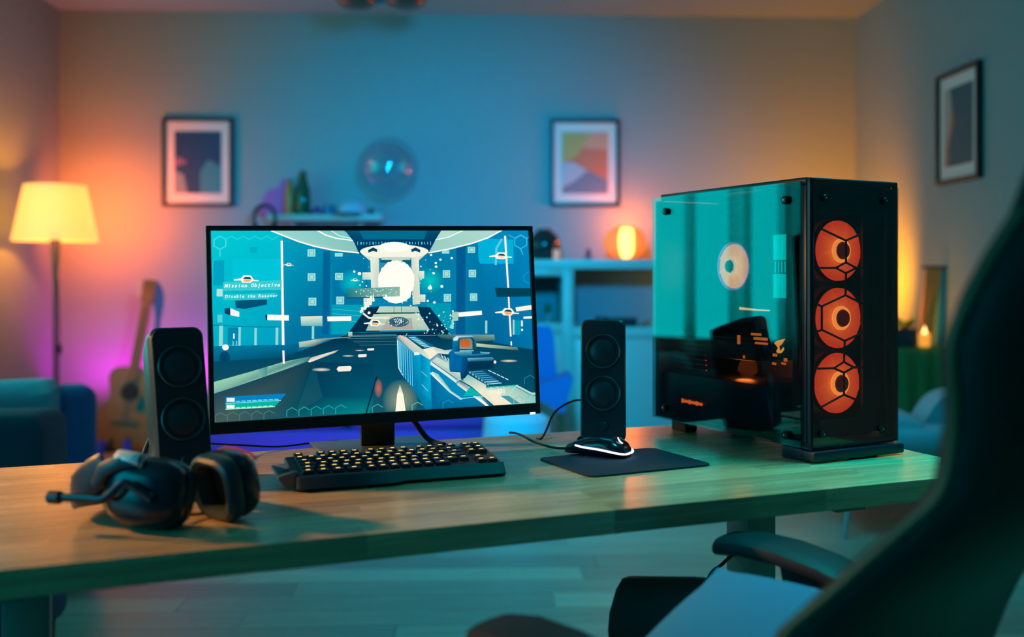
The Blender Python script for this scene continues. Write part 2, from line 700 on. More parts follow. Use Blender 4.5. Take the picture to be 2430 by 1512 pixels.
fr = bm_new()
for (x0, x1, z0, z1) in ((-PWD / 2, PWD / 2, 0, BB), (-PWD / 2, PWD / 2, PHT - BZ, PHT), (-PWD / 2, -PWD / 2 + BZ, BB, PHT - BZ), (PWD / 2 - BZ, PWD / 2, BB, PHT - BZ)):
    add_box(fr, ((x0 + x1) / 2, 0.004, (z0 + z1) / 2), (x1 - x0, 0.018, z1 - z0), 0.0012, 1)
panel_obj('bezel', fr, BLACK)
panel_obj('back_cover', box((0, 0.022, PHT / 2), (PWD - 0.004, 0.022, PHT - 0.004), 0.006), BLACKM)
panel_obj('back_housing', box((0, 0.045, PHT / 2), (0.26, 0.03, 0.22), 0.012), BLACKM)
panel_obj('power_light', box((PWD / 2 - 0.017, -0.0055, 0.0015), (0.011, 0.002, 0.004), 0.0008), glow('power_led', (1, 0.97, 0.9), 2.0))
wobj('stand_neck', box((0, 0, 0), (0.066, 0.016, 0.30), 0.002, mtx=Matrix.Translation((-0.262, 1.957, TOP + 0.155)) @ Matrix.Rotation(R(20), 4, 'Z')), mat('stand_metal', (0.05, 0.055, 0.06), 0.3, metal=0.5), mroot)
wobj('stand_base', box((0, 0, 0), (0.235, 0.165, 0.006), 0.002, mtx=Matrix.Translation((-0.262, 1.955, TOP + 0.003)) @ Matrix.Rotation(R(22), 4, 'Z')), mat('stand_plate', (0.16, 0.18, 0.19), 0.3, metal=0.3), mroot)
wobj('arm_hinge', box((0, 0, 0), (0.08, 0.075, 0.08), 0.006, mtx=Matrix.Translation((-0.254, 1.930, TOP + 0.235)) @ Matrix.Rotation(R(20), 4, 'Z')), BLACKM, mroot)
wobj('power_cable', tube(smooth_open([(-0.235, 1.945, TOP + 0.09), (-0.20, 1.985, TOP + 0.055), (-0.165, 1.975, TOP + 0.014), (-0.13, 1.93, TOP + 0.009)]), 0.0055, 8), RUBBER, mroot)

# --- the picture on the screen: flat shapes of light
Z1 = [(66, 100), (2160, 103), (2207, 1252), (112, 1392)]     # screen corners in the enlarged reading


def solve(A, b):
    n = len(b)
    Mx = [row[:] + [b[i]] for i, row in enumerate(A)]
    for i in range(n):
        p = max(range(i, n), key=lambda r: abs(Mx[r][i]))
        Mx[i], Mx[p] = Mx[p], Mx[i]
        for r in range(n):
            if r != i:
                k = Mx[r][i] / Mx[i][i]
                Mx[r] = [x - k * y for x, y in zip(Mx[r], Mx[i])]
    return [Mx[i][n] / Mx[i][i] for i in range(n)]


_A, _b = [], []
for (x, y), (u, v) in zip(Z1, ((0, 1), (1, 1), (1, 0), (0, 0))):
    _A.append([x, y, 1, 0, 0, 0, -u * x, -u * y]); _b.append(u)
    _A.append([0, 0, 0, x, y, 1, -v * x, -v * y]); _b.append(v)
_H = solve(_A, _b)


def z2uv(x, y):
    d = _H[6] * x + _H[7] * y + 1
    return ((_H[0] * x + _H[1] * y + _H[2]) / d, (_H[3] * x + _H[4] * y + _H[5]) / d)


SV, SF, SCOL = [], [], []
_n = [0]


def clip_poly(pts, cols):
    """clip to the unit screen"""
    P = [(p[0], p[1], c) for p, c in zip(pts, cols)]
    for axis, lim, sgn in ((0, 0.0, 1), (0, 1.0, -1), (1, 0.0, 1), (1, 1.0, -1)):
        out = []
        for i in range(len(P)):
            a, b = P[i], P[(i + 1) % len(P)]
            da, db = sgn * (a[axis] - lim), sgn * (b[axis] - lim)
            if da >= 0:
                out.append(a)
            if (da >= 0) != (db >= 0):
                t = da / (da - db)
                out.append((a[0] + (b[0] - a[0]) * t, a[1] + (b[1] - a[1]) * t, tuple(x + (y - x) * t for x, y in zip(a[2], b[2]))))
        P = out
        if len(P) < 3:
            return [], []
    return [p[:2] for p in P], [p[2] for p in P]


def poly(pts, col, uv=False, step=True):
    cols = col if isinstance(col, list) else [col] * len(pts)
    pts = [p if uv else z2uv(*p) for p in pts]
    pts, cols = clip_poly(pts, cols)
    if not pts:
        return
    if step:
        _n[0] += 1
    y = -_n[0] * 4.5e-6
    i0 = len(SV)
    for (u, v) in pts:
        SV.append(((u - 0.5) * SW_, y, BB + v * SH_))
    SF.append(tuple(range(i0, i0 + len(pts))))
    SCOL.extend([srgb(c) for c in cols])


def ell(cx, cy, rx, ry, col, n=28, jag=0.0, rim=None):
    pts = []
    for k in range(n):
        j = 1 + (random.uniform(-jag, jag) if jag else 0)
        pts.append((cx + rx * j * math.cos(2 * PI * k / n), cy + ry * j * math.sin(2 * PI * k / n)))
    if rim is None:
        poly(pts, col)
    else:
        _n[0] += 1
        for k in range(n):
            poly([(cx, cy), pts[k], pts[(k + 1) % n]], [col, rim, rim], step=False)


def line(pts, w_, col):
    _n[0] += 1
    for (a, b) in zip(pts[:-1], pts[1:]):
        dx, dy = b[0] - a[0], b[1] - a[1]
        l = math.hypot(dx, dy) or 1
        nx, ny = -dy / l * w_ / 2, dx / l * w_ / 2
        ex, ey = dx / l * w_ * 0.25, dy / l * w_ * 0.25
        poly([(a[0] + nx - ex, a[1] + ny - ey), (b[0] + nx + ex, b[1] + ny + ey), (b[0] - nx + ex, b[1] - ny + ey), (a[0] - nx - ex, a[1] - ny - ey)], col, step=False)


def quad(x0, y0, x1, y1, col):
    poly([(x0, y0), (x1, y0), (x1, y1), (x0, y1)], col)


_gl = {}


def glyph(ch):
    if ch not in _gl:
        cu = bpy.data.curves.new('glyph', 'FONT')
        cu.body = ch
        cu.size = 1.0
        cu.offset = 0.03
        cu.resolution_u = 2
        ob = bpy.data.objects.new('glyph', cu)
        me = bpy.data.meshes.new_from_object(ob)
        vs = [(v.co.x, v.co.y) for v in me.vertices]
        fs = [tuple(p.vertices) for p in me.polygons]
        bpy.data.objects.remove(ob)
        bpy.data.curves.remove(cu)
        bpy.data.meshes.remove(me)
        _gl[ch] = (vs, fs)
    return _gl[ch]


def text(s, x, y, adv, size, col, slope=0.0, shear=0.0, sx=1.0):
    _n[0] += 2
    for i, ch in enumerate(s):
        if ch == ' ':
            continue
        vs, fs = glyph(ch)
        if not vs:
            continue
        w0 = (min(v[0] for v in vs) + max(v[0] for v in vs)) / 2
        cx = x + (i + 0.5) * adv
        k = sx
        wd = (max(v[0] for v in vs) - min(v[0] for v in vs)) * size * sx
        if wd > adv * 0.92:
            k = sx * adv * 0.92 / wd
        for f in fs:
            poly([(cx + (vs[a][0] - w0) * size * k + shear * vs[a][1] * size, y + slope * (cx - x) - vs[a][1] * size) for a in f], col, step=False)


def paint_screen():
    W = (252, 250, 238)
    T = (0, 184, 203)
    # backdrop
    poly([(60, 95), (545, 95), (560, 930), (100, 930)], [(0, 200, 208), (0, 190, 205), (0, 150, 185), (0, 170, 195)])
    poly([(545, 95), (1110, 95), (1110, 860), (555, 930)], [(0, 160, 190), (0, 120, 165), (0, 105, 155), (0, 112, 155)])
    poly([(1110, 95), (1500, 95), (1500, 860), (1110, 860)], [(0, 130, 170), (0, 120, 165), (0, 135, 170), (0, 135, 175)])
    poly([(1500, 95), (1850, 95), (1900, 860), (1500, 860)], [(0, 118, 160), (0, 120, 168), (0, 100, 150), (0, 128, 165)])
    poly([(1850, 95), (2170, 95), (2200, 900), (1900, 860)], [(0, 130, 180), (0, 135, 190), (0, 112, 165), (0, 96, 145)])
    quad(215, 290, 535, 440, (0, 192, 212))
    quad(330, 210, 380, 250, (0, 170, 192))
    quad(90, 300, 160, 470, (0, 160, 190))
    quad(320, 670, 370, 735, (0, 172, 195))
    quad(815, 240, 862, 800, (0, 96, 146))
    quad(862, 330, 880, 800, (0, 128, 172))
    quad(1692, 200, 1752, 800, (0, 88, 142))
    quad(1752, 420, 1768, 760, (0, 118, 160))
    ell(1010, 450, 90, 90, (0, 190, 195), rim=(0, 125, 170))
    ell(1520, 440, 90, 90, (0, 195, 190), rim=(0, 128, 165))
    quad(875, 600, 1110, 800, (0, 155, 180))
    quad(1500, 590, 1660, 770, (0, 150, 175))
    for yy in (630, 660, 700):
        line([(880, yy), (1090, yy + 18)], 4, (60, 185, 200))
    # soft rounded panel top right
    poly([(1832, 150), (2065, 165), (2068, 325), (1850, 325), (1838, 305)], (0, 172, 212))
    line([(1990, 160), (1955, 220), (1950, 330)], 14, (90, 200, 225))
    # dome
    poly([(470, 96), (560, 138), (650, 174), (760, 207), (880, 232), (1048, 252), (1022, 185), (980, 120), (940, 96)], [(150, 210, 205), (150, 208, 200), (165, 215, 205), (165, 212, 202), (160, 205, 198), (140, 190, 185), (120, 190, 190), (120, 195, 195), (120, 195, 195)])
    line([(470, 100), (560, 137), (650, 173), (760, 207), (880, 232), (1050, 251)], 9, W)
    line([(775, 98), (830, 130), (900, 152), (1022, 168)], 9, (240, 250, 235))
    line([(860, 96), (920, 135), (1018, 158)], 6, (215, 240, 230))
    poly([(1990, 96), (1900, 150), (1800, 187), (1650, 226), (1512, 252), (1545, 185), (1590, 96)], [(170, 215, 205), (170, 212, 200), (165, 210, 200), (160, 205, 195), (150, 200, 190), (150, 200, 190), (150, 210, 200)])
    line([(1990, 100), (1900, 150), (1800, 186), (1650, 225), (1512, 251)], 9, W)
    line([(1548, 165), (1640, 145), (1740, 98)], 8, (235, 248, 235))
    poly([(1560, 150), (1600, 96), (1700, 96), (1640, 140)], (175, 218, 205))
    poly([(955, 96), (1595, 96), (1545, 180), (1500, 262), (1060, 262), (1020, 180)], [(0, 85, 120), (0, 75, 110), (0, 52, 92), (0, 62, 100), (0, 55, 95), (0, 60, 98)])
    poly([(1050, 96), (1500, 96), (1480, 160), (1080, 160)], (0, 105, 140))
    for k in range(25):
        x = 1040 + k * 20
        hgt = 16 if k % 4 else 24
        quad(x, 186 - hgt / 2, x + (10 if k % 4 == 1 else 5), 186 + hgt / 2, (70, 195, 220))
    # reactor
    poly([(1068, 256), (1502, 252), (1448, 300), (1122, 302)], [(225, 228, 205), (225, 228, 205), (205, 215, 195), (205, 215, 195)])
    ell(1284, 242, 226, 48, (240, 240, 222))
    ell(1284, 212, 102, 34, W)
    ell(1284, 196, 86, 12, W)
    for s in (1, -1):
        poly([(1284 + s * x, y) for (x, y) in ((172, 232), (140, 214), (112, 228), (114, 246), (140, 238), (170, 250))], (0, 62, 98))
    quad(1178, 285, 1402, 485, (40, 140, 165))
    poly([(1126, 282), (1182, 282), (1188, 490), (1134, 490)], [(235, 235, 215), (215, 222, 205), (180, 205, 195), (225, 228, 210)])
    poly([(1396, 282), (1446, 282), (1456, 596), (1408, 600)], [(205, 215, 200), (235, 235, 218), (205, 215, 195), (200, 212, 190)])
    quad(1200, 280, 1390, 310, (190, 210, 195))
    poly([(1190, 298), (1270, 298), (1265, 318), (1195, 318)], (0, 95, 130))
    poly([(1330, 298), (1395, 298), (1395, 340), (1350, 318)], (0, 95, 130))
    for (x0, y0, x1, y1) in ((1075, 383, 1132, 432), (1440, 373, 1482, 425), (1084, 556, 1140, 602), (1454, 532, 1490, 582)):
        quad(x0, y0, x1, y1, [(210, 225, 210), (235, 238, 220), (205, 218, 200), (170, 205, 195)])
    ell(1298, 445, 120, 142, (253, 249, 238), n=70, jag=0.045)
    ell(1300, 520, 95, 72, (253, 249, 238), n=50, jag=0.05)
    quad(1180, 400, 1230, 480, (250, 248, 236))
    poly([(972, 492), (1322, 480), (1322, 544), (972, 556)], [(20, 130, 140), (130, 180, 160), (140, 185, 165), (0, 110, 120)])
    line([(972, 556), (1210, 549)], 5, (0, 50, 70))
    rr = random.Random(5)
    for k in range(70):
        x, y = rr.uniform(1060, 1300), rr.uniform(488, 548)
        quad(x, y, x + rr.uniform(3, 9), y + rr.uniform(2, 5), (225, 240, 225))
    # wall lights
    for (x, y, hh) in ((737, 251, 50), (918, 264, 24), (740, 414, 52), (921, 410, 48), (747, 580, 54), (930, 572, 52), (1621, 246, 22), (1790, 232, 42), (1627, 394, 50), (1797, 391, 50), (1634, 554, 52), (1805, 549, 50)):
        wv = 52 if x < 1000 else 48
        quad(x - wv / 2, y - hh / 2, x + wv / 2, y + hh / 2, (150, 218, 218))
        if hh > 30:
            quad(x - wv * .32, y - hh * .32, x + wv * .32, y + hh * .32, (95, 175, 185))
            quad(x - wv * .25, y - hh * .25, x + wv * .25, y + hh * .25, (165, 215, 205))
    # rails and posts left and right
    line([(85, 738), (290, 748), (530, 752)], 5, (0, 110, 150))
    quad(190, 755, 275, 870, (0, 130, 170))
    for (x, y0, y1, w_) in ((145, 742, 880, 26), (268, 752, 888, 16), (374, 758, 882, 16), (515, 754, 876, 18), (753, 745, 832, 16), (1668, 700, 762, 14), (1888, 706, 792, 14)):
        quad(x - w_ / 2, y0, x + w_ / 2, y1, (140, 212, 208))
    quad(226, 795, 236, 830, (225, 240, 235))
    quad(222, 845, 230, 880, (110, 200, 215))
    quad(244, 845, 252, 880, (110, 200, 215))
    # lower left wall in shade
    poly([(96, 880), (560, 870), (660, 860), (660, 930), (560, 965), (100, 1000)], [(0, 120, 160), (0, 110, 150), (0, 100, 140), (0, 80, 115), (0, 75, 108), (0, 90, 120)])
    ell(172, 962, 36, 48, (0, 62, 95), rim=(0, 75, 105))
    # ground
    poly([(90, 985), (560, 955), (700, 900), (980, 800), (1930, 800), (1930, 850), (2215, 905), (2215, 1270), (105, 1400)],
         [(0, 70, 98), (0, 68, 96), (0, 58, 84), (0, 40, 64), (0, 55, 80), (0, 66, 92), (0, 60, 90), (0, 80, 105), (30, 88, 96)])
    poly([(108, 1205), (720, 990), (760, 985), (640, 1340), (108, 1400)], [(35, 72, 85), (20, 62, 78), (0, 55, 80), (0, 80, 95), (70, 92, 88)])
    poly([(640, 1340), (820, 1220), (1160, 1220), (1130, 1325)], [(0, 85, 100), (0, 72, 95), (0, 90, 110), (0, 135, 140)])
    poly([(760, 985), (1150, 1000), (1160, 1220), (820, 1220)], [(0, 55, 82), (0, 62, 92), (0, 85, 110), (0, 66, 92)])
    # far platform
    poly([(985, 790), (1110, 618), (1185, 612), (1190, 780)], (0, 42, 72))
    poly([(1440, 612), (1520, 618), (1650, 790), (1500, 780)], (0, 46, 76))
    poly([(1190, 612), (1438, 612), (1455, 655), (1165, 658)], [(185, 208, 188), (180, 205, 188), (165, 195, 178), (185, 208, 188)])
    line([(1165, 656), (1456, 654)], 6, (0, 45, 60))
    line([(1284, 612), (1284, 652)], 3, (40, 90, 95))
    line([(1332, 612), (1334, 652)], 3, (40, 90, 95))
    poly([(1150, 664), (1450, 660), (1520, 770), (1100, 775)], [(190, 208, 185), (200, 212, 190), (170, 195, 175), (150, 185, 170)])
    poly([(1200, 770), (1240, 700), (1400, 690), (1410, 765)], [(190, 160, 150), (160, 180, 170), (150, 175, 165), (185, 160, 150)])
    ell(1315, 716, 68, 34, (0, 48, 78), rim=(60, 110, 125))
    for k in range(60):
        x, y = rr.gauss(1320, 32), rr.gauss(712, 15)
        ell(x, y, rr.uniform(1.5, 4), rr.uniform(1.5, 4), (235, 248, 250), n=6)
    poly([(980, 790), (1640, 775), (1640, 812), (980, 815)], (0, 48, 75))
    line([(1000, 812), (1560, 805)], 4, (110, 160, 155))
    quad(985, 782, 1012, 812, (170, 200, 180))
    for k in range(7):
        y = 800 + k * 11
        line([(940 + 20 * k, y + 6), (1300 + 10 * k, y)], 3, (20, 85, 105) if k % 2 else (70, 130, 140))
    poly([(1560, 800), (1940, 800), (1945, 838), (1800, 850), (1600, 830)], [(60, 120, 120), (120, 165, 150), (60, 110, 115), (20, 70, 90), (10, 60, 85)])
    # kerbs of light
    poly([(98, 1122), (330, 1055), (560, 985), (735, 948), (720, 982), (560, 1040), (330, 1122), (100, 1200)],
         [(150, 205, 175), (145, 200, 172), (160, 198, 178), (60, 130, 130), (40, 110, 120), (140, 190, 170), (120, 185, 160), (120, 175, 155)])
    poly([(395, 1035), (455, 1018), (452, 1078), (400, 1095)], [(110, 180, 165), (70, 140, 140), (80, 145, 150), (110, 175, 160)])
    poly([(738, 955), (880, 915), (930, 900), (900, 922), (735, 988), (720, 985)], [(150, 160, 150), (230, 225, 190), (40, 90, 110), (180, 190, 170), (250, 235, 215), (240, 225, 215)])
    poly([(1822, 858), (2090, 884), (2100, 905), (1822, 880)], [(200, 215, 180), (90, 145, 135), (20, 80, 100), (165, 195, 165)])
    poly([(660, 852), (760, 836), (890, 826), (760, 880), (664, 888)], [(185, 200, 180), (190, 205, 185), (30, 80, 100), (60, 110, 120), (140, 175, 160)])
    line([(760, 834), (1000, 818)], 6, (120, 160, 155))
    for (x, y, rx, ry) in ((810, 1036, 62, 12), (985, 944, 40, 6), (1060, 907, 32, 5), (2035, 975, 56, 9)):
        ell(x, y, rx, ry, (240, 222, 205), rim=(70, 110, 120))
    for (x, y, rx, ry) in ((960, 1030, 50, 19), (1078, 942, 30, 11), (1133, 900, 24, 8)):
        poly([(x - rx, y + 2), (x - rx * .75, y - ry * .8), (x + rx * .85, y - ry), (x + rx, y - ry * .3), (x + rx * .8, y + ry * .8), (x - rx * .75, y + ry)], (250, 232, 215))
    line([(1175, 1080), (1105, 1330)], 10, (0, 42, 60))
    ell(1186, 1160, 26, 62, (205, 95, 80), rim=(40, 85, 95))
    ell(1330, 1240, 118, 140, (140, 155, 125), rim=(0, 88, 105))
    poly([(1296, 1330), (1308, 1200), (1326, 1130), (1348, 1200), (1368, 1330)], [(250, 244, 220), (250, 244, 222), (180, 180, 150), (250, 244, 222), (250, 244, 220)])
    # poles of light
    for (a, b, c, d, y0, y1) in ((532, 546, 549, 566, 168, 872), (552, 566, 556, 569, 908, 998)):
        poly([(a, y0), (b, y0), (d, y1), (c, y1)], (255, 238, 240))
    for (a, b, c, d, y0, y1) in ((2003, 2016, 2025, 2036, 138, 486), (2028, 2038, 2042, 2053, 545, 812), (2046, 2054, 2046, 2056, 845, 872)):
        poly([(a, y0), (b, y0), (d, y1), (c, y1)], (255, 240, 240))
    # floating bars
    poly([(436, 672), (452, 664), (452, 706), (440, 702)], (0, 62, 100))
    poly([(450, 667), (592, 672), (592, 708), (450, 704)], W)
    poly([(670, 680), (813, 676), (815, 745), (674, 742)], [(225, 232, 210), (215, 228, 208), (80, 170, 180), (120, 190, 190)])
    poly([(845, 680), (1004, 678), (1004, 709), (848, 712)], W)
    poly([(1664, 650), (1705, 648), (1705, 706), (1668, 712)], (160, 200, 185))
    poly([(1705, 652), (1858, 640), (1860, 668), (1708, 682)], W)
    poly([(2078, 618), (2182, 602), (2184, 632), (2084, 646)], (245, 240, 220))
    poly([(2130, 680), (2186, 676), (2186, 692), (2130, 694)], (240, 245, 235))
    quad(2060, 700, 2072, 800, (150, 215, 200))
    quad(2075, 705, 2110, 800, (0, 150, 185))
    quad(2114, 706, 2126, 745, (220, 235, 220))
    ell(2121, 768, 7, 8, W, n=10)
    poly([(165, 625), (205, 623), (205, 672), (168, 660)], (0, 62, 100))
    poly([(203, 624), (264, 650), (264, 683), (205, 671)], (255, 235, 232))
    quad(112, 495, 152, 545, (180, 222, 215))
    quad(120, 668, 152, 720, (90, 205, 215))
    poly([(1943, 486), (2176, 490), (2178, 545), (1955, 549)], (0, 62, 82))
    poly([(236, 574), (446, 564), (446, 600), (300, 630), (240, 622)], (0, 78, 116))
    ell(176, 888, 22, 20, (255, 240, 232), n=18)
    # HUD text
    poly([(152, 447), (542, 436), (542, 500), (156, 508)], (55, 200, 206))
    poly([(156, 532), (516, 521), (447, 565), (158, 571)], (45, 195, 203))
    text('Mission Objective.', 162, 485, 21.8, 34, (240, 252, 248), slope=-0.02, shear=0.2)
    text('Disable the Reactor', 168, 555, 18.4, 28, (228, 248, 245), slope=-0.02, shear=0.1)

    # drones
    def drone(x, y, s, hot=(255, 170, 95)):
        poly([(x - 88 * s, y + 2), (x - 40 * s, y - 6 * s), (x - 38 * s, y + 8 * s), (x - 85 * s, y + 10 * s)], (250, 248, 230))
        poly([(x + 30 * s, y + 4), (x + 78 * s, y + 8 * s), (x + 76 * s, y + 14 * s), (x + 30 * s, y + 14 * s)], (250, 248, 230))
        poly([(x - 48 * s, y + 2 * s), (x - 22 * s, y - 26 * s), (x + 26 * s, y - 24 * s), (x + 46 * s, y + 6 * s), (x + 22 * s, y + 26 * s), (x - 30 * s, y + 24 * s)], (252, 248, 232))
        poly([(x - 28 * s, y - 2 * s), (x - 12 * s, y - 16 * s), (x + 20 * s, y - 14 * s), (x + 30 * s, y + 2 * s)], (0, 70, 100))
        poly([(x - 26 * s, y + 2 * s), (x + 30 * s, y + 4 * s), (x + 16 * s, y + 20 * s), (x - 18 * s, y + 18 * s)], hot)

    drone(312, 428, 1.0, (250, 170, 140))
    drone(1160, 722, 0.85)
    drone(1984, 272, 0.9, (255, 215, 180))
    drone(2028, 648, 0.95, (250, 160, 90))
    drone(588, 330, 0.42, W)
    drone(1028, 434, 0.36, W)
    # sparks
    for k in range(46):
        a = rr.uniform(0, 2 * PI)
        d = rr.uniform(140, 290)
        x, y = 1300 + d * math.cos(a), 430 + d * 0.9 * math.sin(a)
        s = rr.choice((2, 3, 3, 5, 8))
        ell(x, y, s, s, (235, 250, 250), n=8)
    for k in range(60):
        x, y = rr.uniform(1420, 1680), rr.uniform(640, 800)
        s = rr.choice((2, 2, 3, 4, 6))
        ell(x, y, s, s, (150, 225, 240) if k % 2 else W, n=8)
    for (x, y, s) in ((1660, 288, 8), (1586, 298, 8), (1556, 320, 8), (1558, 345, 9), (1543, 390, 8), (1518, 487, 14), (1596, 478, 10), (1548, 585, 9), (1120, 655, 10), (1055, 392, 12)):
        ell(x, y, s, s * 0.9, W, n=12)
    for k in range(40):
        t = rr.random()
        ell(1075 + 70 * t + rr.uniform(-14, 14), 640 - 90 * t + rr.uniform(-16, 16), rr.uniform(4, 13), rr.uniform(4, 12), (235, 240, 225), n=8)
    line([(1082, 660), (1120, 690), (1250, 688)], 12, (235, 232, 210))

    # ---- the weapon (read from a second enlargement)
    def G(p):
        return (1120 + 0.463 * p[0], 728 + 0.463 * p[1])

    def gp(pts, col):
        poly([G(p) for p in pts], col)

    def gl(pts, w_, col):
        line([G(p) for p in pts], w_ * 0.463, col)

    # flank with cooling ribs
    gp([(395, 210), (640, 420), (720, 430), (870, 520), (880, 830), (905, 1240), (820, 1260), (700, 1060), (600, 900), (500, 770), (420, 640)],
       [(110, 190, 210), (0, 150, 195), (0, 140, 190), (0, 165, 205), (0, 160, 200), (0, 115, 160), (0, 120, 155), (0, 110, 160), (0, 115, 172), (0, 125, 180), (60, 175, 210)])
    gl([(405, 250), (412, 450), (425, 640), (480, 740)], 14, (190, 235, 235))
    for (x, y0, y1) in ((452, 310, 720), (482, 330, 770), (512, 350, 800), (545, 375, 840), (578, 395, 880), (608, 415, 900)):
        gl([(x, y0), (x + 14, y1)], 12, (85, 195, 225))
        gl([(x + 14, y0 + 6), (x + 28, y1)], 8, (0, 90, 150))
    gp([(730, 450), (860, 530), (870, 830), (880, 1100), (760, 1000), (740, 700)], [(0, 120, 175), (0, 178, 212), (0, 172, 210), (0, 150, 195), (0, 140, 185), (0, 120, 175)])
    gl([(745, 690), (828, 760)], 7, (150, 220, 235))
    gl([(755, 875), (835, 970)], 7, (150, 220, 235))
    # top of the barrel
    gp([(388, 195), (440, 162), (530, 195), (760, 370), (905, 330), (1070, 380), (1180, 370), (1120, 440), (980, 425), (865, 520), (720, 430), (640, 420)],
       [(70, 150, 175), (235, 190, 170), (190, 215, 200), (195, 215, 200), (205, 220, 205), (180, 205, 195), (130, 180, 190), (210, 220, 205), (235, 230, 208), (220, 225, 210), (190, 215, 205), (160, 200, 200)])
    gp([(640, 410), (715, 412), (718, 450), (640, 455)], (225, 242, 235))
    gp([(770, 370), (900, 350), (960, 410), (870, 500)], (245, 232, 210))
    gp([(525, 190), (640, 170), (905, 310), (905, 335), (760, 338)], (0, 108, 160))
    for k in range(7):
        x, y = 560 + k * 34, 196 + k * 22
        gp([(x, y), (x + 88, y - 6), (x + 112, y + 8), (x + 22, y + 14)], (150, 215, 215))
    gl([(505, 200), (540, 140)], 9, (130, 200, 210))
    # receiver
    gp([(862, 520), (985, 425), (1140, 520), (1150, 690), (1290, 700), (1310, 810), (1640, 885), (1640, 965), (1590, 1015), (1960, 1170), (1760, 1180), (1240, 850), (870, 590)],
       [(0, 90, 140), (60, 140, 170), (180, 205, 195), (170, 200, 190), (205, 220, 205), (150, 200, 190), (185, 210, 190), (240, 232, 205), (245, 230, 208), (235, 225, 200), (0, 120, 160), (90, 170, 185), (200, 220, 210)])
    gp([(905, 535), (960, 480), (1130, 570), (1130, 660)], (195, 215, 200))
    for k in range(6):
        gl([(995 + k * 24, 432 + k * 12), (1020 + k * 24, 470 + k * 14)], 12, (185, 225, 225) if k % 2 else (10, 80, 130))
    gp([(870, 590), (1240, 850), (1760, 1180), (1740, 1200), (900, 1240), (880, 830)],
       [(0, 130, 185), (0, 140, 190), (0, 110, 160), (0, 100, 150), (0, 90, 140), (0, 100, 155)])
    gp([(870, 552), (900, 555), (1245, 825), (1240, 858), (880, 585)], (215, 232, 225))
    gl([(900, 555), (1250, 800)], 9, (0, 60, 105))
    gp([(862, 712), (905, 690), (990, 730), (1160, 960), (1330, 1080), (1300, 1095), (1140, 985)], [(250, 240, 230), (180, 215, 200), (120, 195, 200), (110, 190, 195), (160, 210, 210), (200, 225, 220), (235, 235, 220)])
    gp([(990, 740), (1240, 870), (1400, 1010), (1330, 1075), (1170, 950)], (0, 135, 180))
    gp([(1235, 835), (1275, 818), (1430, 915), (1700, 1180), (1660, 1185), (1250, 880)], [(10, 70, 110), (60, 120, 150), (160, 200, 195), (250, 240, 220), (250, 240, 220), (225, 232, 215)])
    gl([(1285, 815), (1440, 905), (1750, 1170)], 16, (0, 70, 110))
    # rear rail
    gp([(1330, 800), (1400, 730), (1660, 880), (1640, 960), (1590, 1010)], [(150, 205, 190), (120, 190, 185), (190, 215, 195), (240, 232, 208), (245, 232, 205)])
    gp([(1400, 690), (1700, 670), (2000, 850), (1660, 880)], (0, 72, 112))
    for k in range(7):
        x, y = 1430 + k * 42, 690 + k * 28
        gp([(x, y), (x + 170, y - 16), (x + 200, y - 4), (x + 30, y + 14)], (60, 150, 185) if k < 5 else (150, 210, 220))
        gp([(x - 16, y - 4), (x + 8, y), (x + 10, y + 30), (x - 14, y + 20)], (110, 185, 205))
    for k in range(5):
        gl([(1690 + k * 58, 670 + k * 28), (1730 + k * 58, 690 + k * 28)], 12, (215, 235, 230))
    gp([(1590, 1015), (1650, 915), (2085, 880), (2345, 1015), (2350, 1160), (1780, 1185)],
       [(240, 228, 200), (215, 222, 195), (130, 195, 185), (120, 190, 185), (130, 205, 190), (240, 225, 200)])
    gp([(1640, 960), (1800, 950), (2010, 1150), (1800, 1175)], (242, 230, 205))
    gp([(1850, 1030), (1960, 1025), (2130, 1140), (2020, 1150)], (60, 150, 165))
    gl([(2085, 890), (2290, 1000), (2345, 1000)], 26, (180, 215, 205))
    gl([(2075, 905), (2280, 1020), (2345, 1025)], 8, (20, 100, 120))
    # sight
    gp([(1130, 420), (1185, 365), (1260, 395), (1710, 415), (1760, 480), (1765, 560), (1430, 610), (1360, 780), (1300, 790), (1290, 690), (1140, 665)],
       [(0, 85, 140), (0, 110, 165), (0, 100, 150), (0, 70, 110), (0, 60, 95), (0, 50, 85), (0, 50, 85), (0, 45, 80), (0, 55, 95), (0, 80, 140), (0, 100, 160)])
    gp([(1190, 430), (1320, 455), (1300, 700), (1200, 660)], (0, 98, 160))
    gp([(1210, 405), (1450, 392), (1710, 412), (1690, 440), (1320, 470), (1210, 430)], [(120, 190, 205), (80, 165, 190), (140, 200, 210), (40, 120, 155), (20, 90, 130), (60, 140, 170)])
    gp([(1450, 395), (1560, 390), (1580, 430), (1460, 440)], (0, 75, 115))
    gp([(1390, 495), (1740, 480), (1765, 500), (1740, 530), (1400, 545)], [(110, 185, 200), (70, 150, 175), (60, 140, 165), (20, 85, 115), (20, 85, 115)])
    gp([(1400, 550), (1755, 530), (1760, 640), (1430, 670), (1400, 620)], (0, 48, 78))
    gp([(1180, 390), (1180, 240), (1200, 195), (1240, 175), (1450, 172), (1495, 195), (1515, 250), (1518, 385), (1270, 400)],
       [(0, 110, 165), (0, 125, 175), (60, 160, 190), (190, 225, 225), (160, 210, 215), (60, 130, 150), (20, 80, 105), (0, 60, 90), (0, 70, 110)])
    gp([(1190, 210), (1240, 182), (1260, 200), (1250, 240), (1195, 245)], (200, 232, 230))
    gp([(1262, 380), (1262, 230), (1285, 200), (1455, 195), (1490, 230), (1495, 385)], (0, 72, 100))
    gp([(1280, 365), (1280, 235), (1295, 212), (1435, 208), (1460, 240), (1462, 365)], [(150, 145, 115), (160, 100, 60), (130, 115, 90), (120, 120, 100), (110, 130, 120), (130, 150, 135)])
